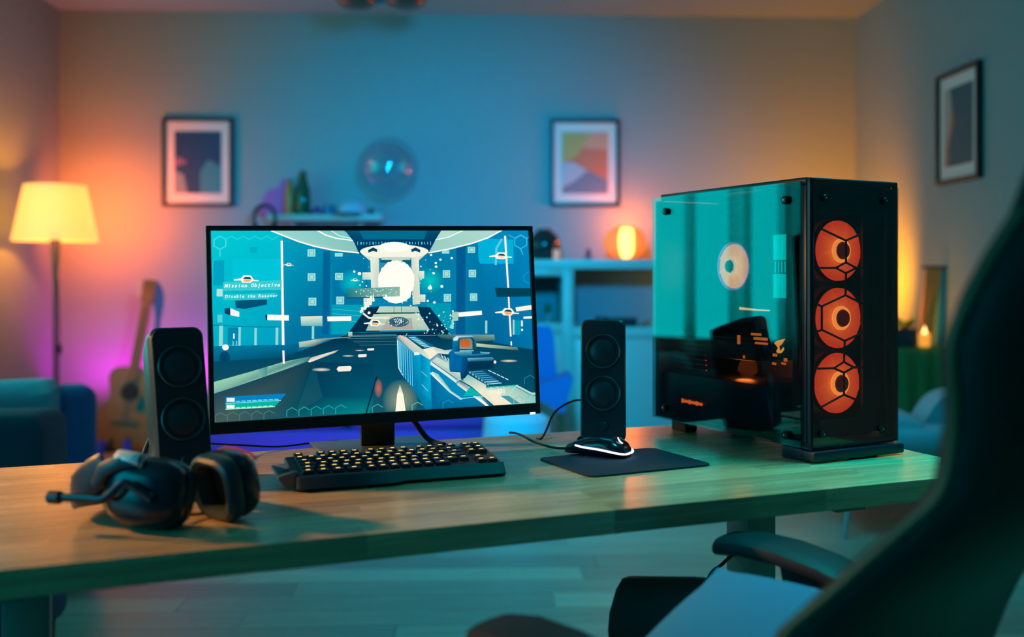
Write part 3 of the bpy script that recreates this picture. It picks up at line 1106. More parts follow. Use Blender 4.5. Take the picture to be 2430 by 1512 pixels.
    gp([(1300, 330), (1300, 240), (1420, 235), (1430, 330)], [(205, 100, 40), (185, 95, 40), (170, 100, 50), (190, 105, 50)])
    ell(*G((1357, 308)), 7, 9, (255, 75, 45), n=12)
    gp([(1280, 380), (1480, 375), (1480, 395), (1280, 402)], (110, 180, 195))
    ell(*G((1778, 550)), 9, 11, (250, 215, 210), n=12)
    # ammo HUD
    gp([(1330, 1040), (1430, 905), (1620, 1045)], (0, 178, 172))
    gl([(1320, 1072), (1612, 1048)], 10, (130, 230, 220))
    for k in range(5):
        gp([(1665 + k * 85, 905 - k * 6), (1725 + k * 85, 900 - k * 6), (1715 + k * 85, 922 - k * 6), (1655 + k * 85, 926 - k * 6)], (30, 190, 175))
    gl([(2090, 872), (1975, 1030), (1825, 1036)], 7, (150, 240, 225))
    x0, y0 = G((1700, 1000))
    text('5/', x0, y0, 22, 30, (225, 248, 238), shear=0.15)
    text('331', x0 + 50, y0 - 2, 18, 38, (250, 252, 240))
    # status bars
    poly([(180, 1220), (580, 1196), (542, 1242), (182, 1264)], (0, 128, 192))
    poly([(182, 1266), (540, 1245), (506, 1284), (184, 1304)], (0, 178, 155))
    for k in range(8):
        quad(250 + k * 36, 1246 - k * 2.1, 278 + k * 36, 1253 - k * 2.1, (110, 220, 240))
        if k < 7:
            quad(250 + k * 36, 1289 - k * 2.1, 278 + k * 36, 1296 - k * 2.1, (150, 240, 215))
    line([(182, 1264), (545, 1242)], 4, (150, 235, 235))
    line([(184, 1303), (506, 1284)], 5, (180, 245, 225))
    quad(188, 1226, 242, 1254, (190, 225, 235))
    quad(188, 1272, 242, 1298, (190, 235, 225))
    text('100', 190, 1251, 17, 33, (255, 250, 240))
    text('100', 190, 1296, 17, 31, (255, 250, 240))

    # faint honeycomb in the corners
    def hexo(cx, cy, r, col, wd=5, parts=range(6)):
        for k in parts:
            a0, a1 = R(60 * k + 30), R(60 * k + 90)
            line([(cx + r * math.cos(a0), cy + r * math.sin(a0)), (cx + r * math.cos(a1), cy + r * math.sin(a1))], wd, col)

    hc = (75, 210, 222)
    hexo(128, 182, 45, hc, 8)
    for k in range(5):
        hexo(165 + k * 78, 115, 45, (50, 208, 218), 5, (0, 1))
    line([(128, 228), (130, 275)], 7, hc)
    hexo(120, 330, 45, (40, 180, 205), 5, (2, 3))
    hr = (60, 185, 225)
    hexo(2110, 180, 45, hr, 6)
    hexo(2070, 110, 45, hr, 5, (0, 1))
    hexo(2150, 110, 45, hr, 5, (0, 1))
    line([(2110, 228), (2125, 265)], 6, hr)
    hexo(2165, 420, 40, (30, 150, 205), 4, (1, 2, 3))
    hexo(2170, 1110, 40, (40, 130, 150), 4, (2, 3, 4))
    for k, x in enumerate((150, 230, 310, 390, 470)):
        hexo(x, 1365 - k * 4, 40, (75, 120, 118), 5, (3, 4, 2))
    for k, x in enumerate((620, 700, 780, 860, 940)):
        hexo(x, 1330 - k * 5, 40, (40, 160, 165), 5, (3, 4, 2))
    hexo(1180, 1305, 40, (60, 170, 170), 5, (3, 4, 2))
    hexo(1440, 1290, 40, (90, 180, 170), 5, (3, 4, 2))
    hexo(1640, 1275, 40, (30, 140, 180), 5, (3, 4, 2))
    hexo(2100, 1250, 40, (110, 200, 190), 5, (3, 4, 2))
    hexo(2180, 1240, 40, (110, 200, 190), 5, (3, 4, 2))


paint_screen()
me = bpy.data.meshes.new('screen')
me.from_pydata([tuple(v) for v in SV], [], SF)
ca = me.color_attributes.new('glow', 'FLOAT_COLOR', 'CORNER')
ca.data.foreach_set('color', [x for f in SF for i in f for x in (*SCOL[i], 1.0)])
sm = bpy.data.materials.new('lit_screen')
sm.use_nodes = True
nt = sm.node_tree
b = nt.nodes['Principled BSDF']
b.inputs['Base Color'].default_value = (0.01, 0.01, 0.012, 1)
b.inputs['Roughness'].default_value = 0.45
b.inputs['Specular IOR Level'].default_value = 0.2
av = nt.nodes.new('ShaderNodeVertexColor')
av.layer_name = 'glow'
nt.links.new(av.outputs[0], b.inputs['Emission Color'])
b.inputs['Emission Strength'].default_value = 1.05
sm.cycles.emission_sampling = 'NONE'
me.materials.append(sm)
smx = (Matrix.Translation(mroot.location) @ Matrix.Rotation(mroot.rotation_euler.z, 4, 'Z')).inverted() @ PM
me.transform(smx)
so = bpy.data.objects.new('screen', me)
C.objects.link(so)
so.parent = mroot
so['label'] = 'lit screen with a first-person shooter scene in teal'
panel_obj('screen_backing', box((0, 0.006, BB + SH_ / 2), (SW_ + .002, 0.008, SH_ + .002)), BLACKM)

# ------------------------------------------------------------------ speakers
SPKM = mat('speaker_shell', (0.016, 0.045, 0.065), 0.38, vary=0.1, scale=50)
SPKF = mat('speaker_face', (0.006, 0.018, 0.034), 0.5, vary=0.15, scale=90)
CONE = mat('speaker_cone', (0.010, 0.028, 0.042), 0.42, vary=0.1)


def speaker(label, loc, face_deg, wd=0.088, ht=0.245, dp=0.105, lean=15):
    """face_deg: heading of the front, degrees from -y towards +x"""
    t = thing('speaker', label, 'speaker', loc, R(face_deg))
    LM = Matrix.Rotation(R(-lean), 4, 'X')
    # body: slightly tapering towards the back, leaning back; front at y = 0
    out = rrect(wd, ht, 0.016, 5)
    rings = []
    for (y, k) in ((0.0, 0.94), (0.004, 1.0), (0.03, 1.0), (dp * 0.8, 0.86), (dp, 0.78)):
        rings.append([LM @ Vector((p[0] * k, y, ht / 2 + p[1] * (1 - (1 - k) * 0.6))) for p in out])
    lift = -min(p.z for r in rings for p in r)
    lm2 = Matrix.Translation((0, 0, lift)) @ LM
    rings = [[p + Vector((0, 0, lift)) for p in r] for r in rings]
    bm = bm_new()
    add_rings(bm, rings)
    obj('shell', bm, SPKM, t)
    fp = bm_new()
    add_prism(fp, [(p[0] * 0.93, ht / 2 + p[1] * 0.97) for p in out], -0.003, 0.001, lm2)
    obj('front_panel', fp, SPKF, t)
    for zc in (0.735, 0.395):
        dm = lm2 @ Matrix.Translation((0, -0.003, ht * zc)) @ Matrix.Rotation(R(90), 4, 'X')
        d = obj('driver', lathe([(0.0335, 0.0), (0.0352, 0.0022), (0.0335, 0.0042), (0.0312, 0.0032), (0.0296, -0.0035), (0.029, -0.0045)], 44, dm, cap=False), SPKM, t)
        prof = [(0.0292, -0.0045)] + [(0.029 * math.cos(R(a)), -0.0045 + 0.0105 * math.sin(R(a))) for a in (8, 20, 32, 45, 58, 70, 80, 89.5)]
        obj('dome', lathe(prof, 44, dm), CONE, d)
    obj('foot', box((0, 0.06, 0.004), (wd * 0.8, 0.09, 0.008), 0.003), RUBBER, t)
    kn = lm2 @ Matrix.Translation((0, -0.003, ht * 0.13)) @ Matrix.Rotation(R(90), 4, 'X')
    obj('knob', lathe([(0.009, 0.0), (0.009, 0.005), (0.0075, 0.0065)], 24, kn), SPKF, t)
    return t


sl = speaker('black desktop speaker leaning behind the headset, left of the monitor', (-0.512, 1.585, TOP), 33, wd=0.086, ht=0.25, dp=0.095)
wobj('cable', tube(smooth_open([(-0.585, 1.68, TOP + 0.10), (-0.598, 1.645, TOP + 0.055), (-0.602, 1.625, TOP + 0.015), (-0.588, 1.617, TOP + 0.004), (-0.56, 1.64, TOP + 0.004)]), 0.0035, 8), SPKM, sl)
wobj('cable', tube(smooth_open([at(470, 1052, 1.72), at(560, 1056, 1.86), at(660, 1060, 1.93), at(735, 1052, 1.985), at(800, 1046, 2.01)]), 0.0018, 6), RUBBER, sl)
sr = speaker('black desktop speaker standing behind the mouse, between monitor and computer', (0.180, 1.985, TOP), -5, wd=0.090, ht=0.245, dp=0.105, lean=9)
wobj('cable', tube(smooth_open([(0.17, 2.09, TOP + 0.075), (0.13, 2.11, TOP + 0.072), (0.09, 2.10, TOP + 0.05), (0.07, 2.085, TOP + 0.012), (0.06, 2.05, TOP + 0.003), (0.05, 2.06, TOP - 0.0)]), 0.0022, 8), RUBBER, sr)

# ------------------------------------------------------------------ keyboard
KA = R(20.5)
kb = thing('keyboard', 'black mechanical keyboard with glowing amber key legends', 'keyboard', (-0.330, 1.545, TOP), KA)
KL, KD = 0.352, 0.150
KBM = mat('keyboard_case', (0.004, 0.009, 0.024), 0.45, vary=0.15)
bm = bm_new()
prof = [(-0.004, 0.004), (0.0, 0.0), (KD, 0.0), (KD, 0.028), (KD - 0.01, 0.030), (0.034, 0.018), (0.022, 0.020), (0.010, 0.020)]
rings = []
for (x, k, dz) in ((0.0, 0.90, 0), (0.008, 1, 0), (0.150, 1, 0), (0.175, 1, 0), (0.335, 1, 0), (KL - 0.006, 0.96, 0), (KL, 0.72, 0)):
    rr_ = []
    for (y, z) in prof:
        yy = KD / 2 + (y - KD / 2) * k
        if y < 0.02 and x > 0.16:
            yy += 0.012
        rr_.append(Vector((x, yy, z * (1.0 if k > 0.8 else 0.8) + 0.002)))
    rings.append(rr_)
add_rings(bm, rings)
obj('case', bm, KBM, kb)
wing = prism(smooth_closed([(0.004, 0.004), (-0.014, 0.006), (-0.022, 0.014), (-0.026, 0.022), (-0.012, 0.026), (0.004, 0.028)], 3), 0.02, 0.034)
obj('side_wing', wing, GREY, kb)
obj('side_wing', prism([(0.004, 0.006), (-0.024, 0.018), (-0.024, 0.024), (0.004, 0.014)], 0.034, 0.12), KBM, kb)
LEG = glow('amber_legend', (1.0, 0.60, 0.18), 2.6)
KEYM = mat('keycap', (0.010, 0.017, 0.026), 0.45, vary=0.1)
U = 0.01905
capme = {}


def keycap(x, y, wu, tilt_z):
    key = round(wu, 2)
    if key not in capme:
        bm = bm_new()
        w_, d_ = wu * U - 0.0012, U - 0.0012
        a = [Vector((sx * w_ / 2, sy * d_ / 2, 0)) for sx, sy in ((-1, -1), (1, -1), (1, 1), (-1, 1))]
        m_ = [Vector((sx * (w_ / 2 - .0006), sy * (d_ / 2 - .0006), 0.0015)) for sx, sy in ((-1, -1), (1, -1), (1, 1), (-1, 1))]
        c_ = [Vector((sx * (w_ / 2 - .0025), sy * (d_ / 2 - .0024) + 0.0006, 0.0095)) for sx, sy in ((-1, -1), (1, -1), (1, 1), (-1, 1))]
        add_rings(bm, [a, m_, c_])
        lw = 0.0034
        vs = [bm.verts.new((sx * lw, 0.0024 + sy * 0.0010, 0.0097)) for sx, sy in ((-1, -1), (1, -1), (1, 1), (-1, 1))]
        f = bm.faces.new(vs)
        f.material_index = 1
        o = obj('keycap', bm, [KEYM, LEG], kb, smooth=False, loc=(x, y, tilt_z), rot=(R(5), 0, 0))
        capme[key] = o
        return o
    return clone(capme[key], kb, (x, y, tilt_z), (R(5), 0, 0))


KR = [[(1, 0)], [], [], [], [], []]
x_in, y_in = 0.012, 0.036
SX = (KL - 0.030) / (18.5 * U)
layout = [
    [1.25, 1.25, 1.25, 1.5, -0.25, 1, 1, 1, 1, 1, 1, 1.5],
    [1.5, 1, 1, 1, 1, 1, 1, 1, 1, 1, 1, 1, 1.5, 1],
    [1.75, 1, 1, 1, 1, 1, 1, 1, 1, 1, 1, 1, 2.25],
    [1.5, 1, 1, 1, 1, 1, 1, 1, 1, 1, 1, 1, 1, 1.5],
    [1, 1, 1, 1, 1, 1, 1, 1, 1, 1, 1, 1, 1, 2],
    [1, -1, 1, 1, 1, 1, -.5, 1, 1, 1, 1, -.5, 1, 1, 1, 1],
]
for r_, rowk in enumerate(layout):
    y = y_in + (r_ + 0.5) * U * 0.95
    z = 0.0165 + r_ * 0.0022
    x = x_in
    for wk in rowk:
        if wk < 0:
            x += -wk * U * 0.97
            continue
        keycap(x + wk * U / 2, y, wk, z)
        x += wk * U
    # navigation block
    xn = x_in + 15.35 * U
    for k in range(2):
        if r_ == 1 and k != 0:
            continue
        if r_ == 2:
            continue
        keycap(xn + (k + 0.5) * U, y, 1, z)
wobj('cable', tube(smooth_open([(-0.17, 1.77, TOP + 0.012), (-0.16, 1.84, TOP + 0.004), (-0.145, 1.885, TOP + 0.004)]), 0.0025, 6), RUBBER, kb)

# ------------------------------------------------------------------ mouse mat and mouse
mp_ = obj('mouse_mat', prism(rrect(0.250, 0.190, 0.016), -0.0015, 0.0015, Matrix.Rotation(R(90), 4, 'X')), CLOTHP, loc=(0.200, 1.800, TOP + 0.0016), rot=(0, 0, R(26)))
tag(mp_, 'thin black rectangular cloth mat under the mouse', 'mouse mat')
MZ = TOP + 0.0033
mo = thing('mouse', 'black gaming mouse with a glowing white light band', 'mouse', (0.160, 1.862, MZ), R(-30))
MOUSEM = mat('mouse_shell', (0.012, 0.014, 0.022), 0.18, vary=0.1)


def mouse_rings(grow=0.0, zs=1.0):
    # local x: + is the rear (towards the right of the picture), length 0.122
    st = [(-0.060, 0.020, 0.010), (-0.055, 0.027, 0.018), (-0.038, 0.031, 0.026), (-0.012, 0.031, 0.034), (0.014, 0.032, 0.038), (0.036, 0.033, 0.034), (0.050, 0.029, 0.026), (0.058, 0.021, 0.017), (0.061, 0.012, 0.010)]
    rg = []
    for (x, hw, hz) in st:
        ring = []
        for k in range(20):
            a = 2 * PI * k / 20
            c, s = math.cos(a), math.sin(a)
            yy = math.copysign(abs(c) ** 0.8, c) * (hw + grow)
            zz = (math.copysign(abs(s) ** 0.75, s) + 1) / 2 * hz * zs
            ring.append(Vector((x * (1 + grow * 6), yy, zz)))
        rg.append(ring)
    return rg


bm = bm_new()
add_rings(bm, mouse_rings())
obj('shell', bm, MOUSEM, mo)
strip = []
for k in range(29):
    t = -1 + 2 * k / 28
    ang = t * R(112)
    ca_, sa_ = math.cos(ang), math.sin(ang)
    x = 0.003 + 0.0605 * math.copysign(abs(ca_) ** 0.6, ca_)
    y = -0.0365 * math.copysign(abs(sa_) ** 0.6, sa_)
    z = 0.008 + 0.012 * (1 - math.cos(ang)) / 1.4 * (1 if True else 0)
    strip.append((x, y, z))
MLED = glow('mouse_led', (0.62, 0.70, 1.0), 3.0)
obj('light_band', tube(strip, 0.0018, 8), MLED, mo)
cres = [(0.046 + 0.0 * k, -0.004 + 0.006 * math.cos(R(100 + k * 16)), 0.0315 + 0.005 * math.sin(R(100 + k * 16))) for k in range(12)]
obj('emblem', tube([(0.047 - (p[2] - 0.0265) * 0.9 + 0.004, p[1], p[2] - 0.0005) for p in cres], [0.0004 + 0.0010 * math.sin(PI * k / 11) for k in range(12)], 6), MLED, mo)
obj('wheel', lathe([(0.008, -0.004), (0.0095, -0.002), (0.0095, 0.002), (0.008, 0.004)], 20, Matrix.Translation((-0.034, 0, 0.0225)) @ Matrix.Rotation(R(90), 4, 'X')), RUBBER, mo)
wobj('cable', tube(smooth_open([(0.108, 1.892, MZ + 0.006), (0.08, 1.925, MZ + 0.002), (0.045, 1.98, MZ + 0.003), (0.022, 2.04, MZ + 0.006), (0.008, 2.075, MZ + 0.006), (-0.005, 2.095, MZ + 0.004)]), 0.0024, 8), RUBBER, mo)

# ------------------------------------------------------------------ headset
hs = thing('headset', 'black over-ear gaming headset with boom microphone lying on the desk', 'headset', (-0.47, 1.39, TOP))
HSM = mat('headset_shell', (0.005, 0.012, 0.024), 0.22, vary=0.1)
PADM = mat('headset_pad_leatherette', (0.010, 0.035, 0.06), 0.4, vary=0.15, scale=60)
REDM = mat('red_trim', (0.45, 0.05, 0.03), 0.45)
SILV = mat('pale_silver_cap', (0.80, 0.78, 0.74), 0.3, metal=0.1)


def cup(cx, cy, cz, nx, ny, lean, L=0.104, Hh=0.090, roll=0.0):
    """outer face points along (nx, ny); local x along the face, y inwards, z up"""
    a = math.atan2(nx, -ny)
    return Matrix.Translation((cx, cy, cz)) @ Matrix.Rotation(a, 4, 'Z') @ Matrix.Rotation(R(lean), 4, 'X') @ Matrix.Rotation(R(roll), 4, 'Y')


def cup_parts(m_, L, Hh, mirror=1):
    bm = bm_new()
    rings = []
    for (y, k) in ((0.0, 0.45), (0.004, 0.70), (0.010, 0.86), (0.020, 0.97), (0.030, 1.0), (0.036, 0.97)):
        rings.append([m_ @ Vector((p[0] * k, y, p[1] * k)) for p in superell(L, Hh, 40, 3.0)])
    add_rings(bm, rings)
    wobj('cup', bm, HSM, hs)
    bm = bm_new()
    rings = []
    prof = [(0.034, 0.90), (0.040, 0.97), (0.050, 0.99), (0.058, 0.94), (0.061, 0.84), (0.058, 0.70), (0.048, 0.60), (0.036, 0.58)]
    for (y, k) in prof:
        ww = k * L - (0.0 if k > 0.8 else (0.8 - k) * 0.02)
        rings.append([m_ @ Vector((p[0], y, p[1])) for p in superell(ww, k * Hh, 40, 3.4)])
    add_rings(bm, rings)
    p_ = wobj('ear_pad', bm, PADM, hs)
    bm = bm_new()
    add_rings(bm, [[m_ @ Vector((p[0], 0.0355 + dy, p[1])) for p in superell(0.62 * L, 0.62 * Hh, 30, 3.0)] for dy in (0, 0.003)])
    wobj('speaker_cloth', bm, BLACKM, hs)


LC = cup(-0.490, 1.302, TOP + 0.053, -0.22, -0.975, -10, roll=6)
cup_parts(LC, 0.118, 0.092)
RC = cup(-0.372, 1.412, TOP + 0.053, 0.66, 0.75, -10)
cup_parts(RC, 0.100, 0.092)
wobj('trim', tube([RC @ Vector(p) for p in ((-0.045, 0.012, 0.036), (-0.03, 0.010, 0.041), (0.0, 0.010, 0.043), (0.03, 0.010, 0.041), (0.045, 0.012, 0.036))], 0.0022, 6), REDM, hs)
# boom microphone on the left cup
mic = [LC @ Vector(p) for p in ((0.030, -0.004, -0.004), (0.004, -0.008, 0.008), (-0.012, -0.010, 0.010), (-0.032, -0.012, -0.012), (-0.060, -0.012, -0.016), (-0.095, -0.012, -0.020))]
wobj('microphone_boom', tube(smooth_open(mic, 6), 0.0058, 10, flat=0.6), HSM, hs)
wobj('microphone_tip', tube([LC @ Vector(p) for p in ((-0.094, -0.012, -0.020), (-0.097, -0.012, -0.0205), (-0.112, -0.012, -0.022), (-0.115, -0.012, -0.0223))], [0.006, 0.0088, 0.0088, 0.006], 12), PADM, hs)
wobj('mount_screw', lathe([(0.004, 0.0), (0.004, 0.003), (0.002, 0.004)], 16, LC @ Matrix.Translation((0.026, 0.001, 0.0)) @ Matrix.Rotation(R(90), 4, 'X')), STEEL, hs)
# yoke and headband lying to the left and back
band = smooth_open([LC @ Vector((-0.030, 0.012, 0.024)), LC @ Vector((-0.066, 0.016, 0.018)), (-0.592, 1.362, TOP + 0.042), (-0.602, 1.41, TOP + 0.032), (-0.583, 1.465, TOP + 0.026), (-0.535, 1.505, TOP + 0.026), (-0.475, 1.505, TOP + 0.028), RC @ Vector((0.062, 0.016, 0.010)), RC @ Vector((0.030, 0.012, 0.010))], 8)
nb = len(band)
wobj('headband', tube(band, [0.022 if 6 < k < nb - 7 else 0.014 for k in range(nb)], 12, flat=0.26, up=(0, 0, 1)), PADM, hs)
wobj('headband_trim', tube([p + Vector((-0.003, 0.0, 0.0205)) for p in band[12:30]], 0.0022, 6), REDM, hs)
wobj('yoke_cap', puff(0.046, 0.020, 0.020, LC @ Matrix.Translation((-0.020, 0.006, 0.041)) @ Matrix.Rotation(R(58), 4, 'X') @ Matrix.Rotation(R(0), 4, 'Z'), n=8), SILV, hs)
wobj('yoke', tube([LC @ Vector(p) for p in ((-0.064, 0.010, 0.0), (-0.052, 0.002, 0.022), (-0.026, 0.002, 0.038), (0.0, 0.004, 0.040))], [0.008, 0.011, 0.012, 0.008], 10, flat=0.6), PADM, hs)
wobj('cable', tube(smooth_open([(-0.455, 1.36, TOP + 0.012), (-0.43, 1.385, TOP + 0.006), (-0.405, 1.41, TOP + 0.010)]), 0.002, 6), RUBBER, hs)

# ------------------------------------------------------------------ computer tower
PA = R(27)
PX, PY = 0.5266, 1.80
pcm = thing('computer_tower', 'black tower computer with tinted glass and three orange-lit front fans', 'computer', (PX, PY, TOP), PA)
CW, CD, CH = 0.220, 0.470, 0.512
CU = Vector((math.cos(PA), math.sin(PA)))
CV = Vector((-math.sin(PA), math.cos(PA)))


def front(px, py, y=0.0):
    """read position on the plane local y = const -> (x, z)"""
    k = (px - 1215) / F
    x = (k * (PY + CV.y * y) - (PX + CV.x * y)) / (CU.x - k * CU.y)
    Y = PY + CV.y * y + CU.y * x
    return x, EYE + (HOR - py) / F * Y - TOP


def side(px, py, x=0.0):
    """read position on the plane local x = const -> (y, z)"""
    k = (px - 1215) / F
    y = (k * (PY + CU.y * x) - (PX + CU.x * x)) / (CV.x - k * CV.y)
    Y = PY + CV.y * y + CU.y * x
    return y, EYE + (HOR - py) / F * Y - TOP


CASE = mat('case_steel', (0.005, 0.013, 0.026), 0.35, vary=0.1)
CASED = mat('case_inside', (0.012, 0.015, 0.022), 0.6, vary=0.1)


def pb(name, x0, x1, y0, y1, z0, z1, m, bev=0.0, parent=None, **k):
    return obj(name, box(((x0 + x1) / 2, (y0 + y1) / 2, (z0 + z1) / 2), (x1 - x0, y1 - y0, z1 - z0), bev), m, parent or pcm, **k)


pb('top_panel', 0.003, CW - 0.003, 0.004, CD - 0.02, 0.498, CH, CASE, 0.003)
pb('bottom_panel', 0.004, CW - 0.004, 0.0, CD, 0.026, 0.034, CASE)
pb('rear_panel', 0.004, CW - 0.004, CD - 0.006, CD, 0.034, 0.498, CASE)
pb('motherboard_tray', 0.165, 0.169, 0.06, CD - 0.008, 0.034, 0.498, CASED)
pb('front_post', 0.002, 0.020, 0.002, 0.020, 0.034, 0.498, CASE, 0.002)
pb('front_post', CW - 0.020, CW - 0.002, 0.002, 0.020, 0.034, 0.498, CASE, 0.002)
pb('rear_post', 0.002, 0.014, CD - 0.02, CD - 0.007, 0.034, 0.498, CASE)
# front frame behind the glass with three round openings cut by the fans
ff = bm_new()
add_box(ff, (0.029, 0.022, 0.27), (0.018, 0.006, 0.46))
add_box(ff, (0.118, 0.058, 0.27), (0.19, 0.004, 0.46))
add_box(ff, (0.1875, 0.022, 0.27), (0.057, 0.006, 0.46))
add_box(ff, (0.118, 0.022, 0.475), (0.126, 0.006, 0.05))
add_box(ff, (0.118, 0.022, 0.052), (0.126, 0.006, 0.03))
obj('fan_mount', ff, CASE, pcm, smooth=False)
# base with a lip that juts out under the front
bs = bm_new()
add_box(bs, (CW / 2, -0.004, 0.012), (CW + 0.004, 0.036, 0.018), 0.003)
obj('front_skid', bs, CASE, pcm)
pb('base_ledge', 0.008, CW - 0.008, -0.006, 0.10, 0.022, 0.027, mat('ledge_plate', (0.12, 0.14, 0.15), 0.25, vary=0.05))
pb('side_skid', 0.0, 0.03, 0.0, 0.065, 0.0, 0.022, CASE, 0.003)
for (x, y) in ((0.03, 0.40), (CW - 0.03, 0.40), (CW - 0.03, 0.05)):
    pb('foot', x - 0.016, x + 0.016, y - 0.025, y + 0.025, 0.0, 0.026, RUBBER, 0.003)
sg = pb('side_glass', -0.004, 0.0, 0.010, CD, 0.024, 0.505, PCGLASS)
fg = pb('front_glass', 0.006, CW - 0.006, -0.013, -0.009, 0.030, 0.506, PCFRONT)
pb('far_side_glass', CW, CW + 0.004, -0.006, CD, 0.024, 0.500, PCFRONT)
eb = bm_new()
for (x0, x1, z0, z1) in ((0.002, 0.010, 0.026, 0.51), (CW - 0.008, CW, 0.026, 0.51), (0.002, CW, 0.500, 0.510), (0.002, CW, 0.024, 0.034)):
    add_box(eb, ((x0 + x1) / 2, -0.004, (z0 + z1) / 2), (x1 - x0, 0.009, z1 - z0), 0.0015, 1)
obj('front_surround', eb, CASE, pcm)
# thumb screws
SCR = mat('thumb_screw', (0.02, 0.022, 0.026), 0.25, metal=0.6)
for (px, py) in ((1582, 502), (1866, 475), (1580, 968), (1868, 1032)):
    y, z = side(px, py, -0.004)
    s_ = obj('thumb_screw', lathe([(0.0075, 0.0), (0.0078, 0.002), (0.0078, 0.006), (0.006, 0.0075)], 20, Matrix.Translation((-0.004, y, z)) @ Matrix.Rotation(R(-90), 4, 'Y')), SCR, pcm)
    obj('cap', lathe([(0.0022, 0.0076), (0.0022, 0.0086), (0.001, 0.009)], 12, Matrix.Translation((-0.004, y, z)) @ Matrix.Rotation(R(-90), 4, 'Y')), STEEL, s_)
for (px, py) in ((1955, 470), (2098, 477), (1950, 1030), (2090, 1018)):
    x, z = front(px, py, -0.013)
    s_ = obj('thumb_screw', lathe([(0.006, 0.0), (0.0062, 0.002), (0.0062, 0.005), (0.005, 0.0062)], 20, Matrix.Translation((x, -0.013, z)) @ Matrix.Rotation(R(90), 4, 'X')), SCR, pcm)
    obj('cap', lathe([(0.0018, 0.0062), (0.0018, 0.007), (0.001, 0.0074)], 12, Matrix.Translation((x, -0.013, z)) @ Matrix.Rotation(R(90), 4, 'X')), STEEL, s_)


# fans
def led_disc(name, c_in, c_out, es, rad):
    """translucent rotor lit from its hub by LEDs: brightest near the hub"""
    m = bpy.data.materials.new(name)
    m.use_nodes = True
    nt = m.node_tree
    b = nt.nodes['Principled BSDF']
    b.inputs['Base Color'].default_value = (0.25, 0.06, 0.03, 1)
    b.inputs['Roughness'].default_value = 0.5
    tc = nt.nodes.new('ShaderNodeTexCoord')
    ln = nt.nodes.new('ShaderNodeVectorMath')
    ln.operation = 'LENGTH'
    nt.links.new(tc.outputs['Object'], ln.inputs[0])
    mr = nt.nodes.new('ShaderNodeMapRange')
    mr.inputs[1].default_value = rad * 0.28
    mr.inputs[2].default_value = rad
    nt.links.new(ln.outputs['Value'], mr.inputs[0])
    rp = nt.nodes.new('ShaderNodeValToRGB')
    rp.color_ramp.elements[0].color = (*c_in, 1)
    rp.color_ramp.elements[1].color = (*c_out, 1)
    e2 = rp.color_ramp.elements.new(0.25)
    e2.color = (*[(a * 0.6 + b_ * 0.4) for a, b_ in zip(c_in, c_out)], 1)
    nt.links.new(mr.outputs[0], rp.inputs[0])
    nt.links.new(rp.outputs[0], b.inputs['Emission Color'])
    b.inputs['Emission Strength'].default_value = es
    MATS[name] = m
    return m


FANL = led_disc('fan_led_orange', (1.0, 0.20, 0.035), (0.82, 0.045, 0.015), 1.35, 0.056)
HUBD = mat('fan_hub', (0.05, 0.012, 0.008), 0.5, emit=(0.16, 0.012, 0.008), es=0.5)
RINGL = glow('fan_hub_ring', (1.0, 0.30, 0.05), 2.2)


def fan(parent, m4, rad, ring_m, blade_m, hub_m, rim_m, name='fan'):
    """local z of m4 is the axis, facing +z"""
    f = obj(name, lathe([(rad * 1.01, -0.014), (rad * 1.06, -0.014), (rad * 1.06, -0.004), (rad * 1.01, -0.004)], 40, cap=False), ring_m, parent)
    f.matrix_local = m4
    obj('rotor_disc', lathe([(0.001, -0.006), (rad, -0.006), (rad, -0.004), (0.001, -0.004)], 40), blade_m, f)
    bl = None
    for k in range(9):
        if bl is None:
            bm = bm_new()
            n = 6
            rings = []
            for i in range(n + 1):
                r_ = rad * (0.30 + 0.68 * i / n)
                sw_ = 0.25 * i / n
                w0, w1 = sw_ - 0.22, sw_ + 0.26
                a = Vector((r_ * math.cos(w0), r_ * math.sin(w0), -0.0035))
                b_ = Vector((r_ * math.cos(w1), r_ * math.sin(w1), -0.001))
                rings.append([a, b_, b_ + Vector((0, 0, -0.001)), a + Vector((0, 0, -0.001))])
            add_rings(bm, rings)
            bl = obj('blade', bm, blade_m, f)
        else:
            clone(bl, f, None, (0, 0, 2 * PI * k / 9))
    obj('hub', lathe([(rad * 0.30, -0.003), (rad * 0.30, 0.006), (rad * 0.27, 0.010), (rad * 0.1, 0.0115)], 32), hub_m, f)
    obj('hub_ring', lathe([(rad * 0.30, 0.0), (rad * 0.40, 0.002), (rad * 0.40, 0.005), (rad * 0.30, 0.008)], 32, cap=False), rim_m, f)
    return f


for (px, py) in ((1995, 595), (1995, 755), (1992, 910)):
    x, z = front(px, py, 0.03)
    fan(pcm, Matrix.Translation((x, 0.032, z)) @ Matrix.Rotation(R(90), 4, 'X'), 0.0565, CASE, FANL, HUBD, RINGL)
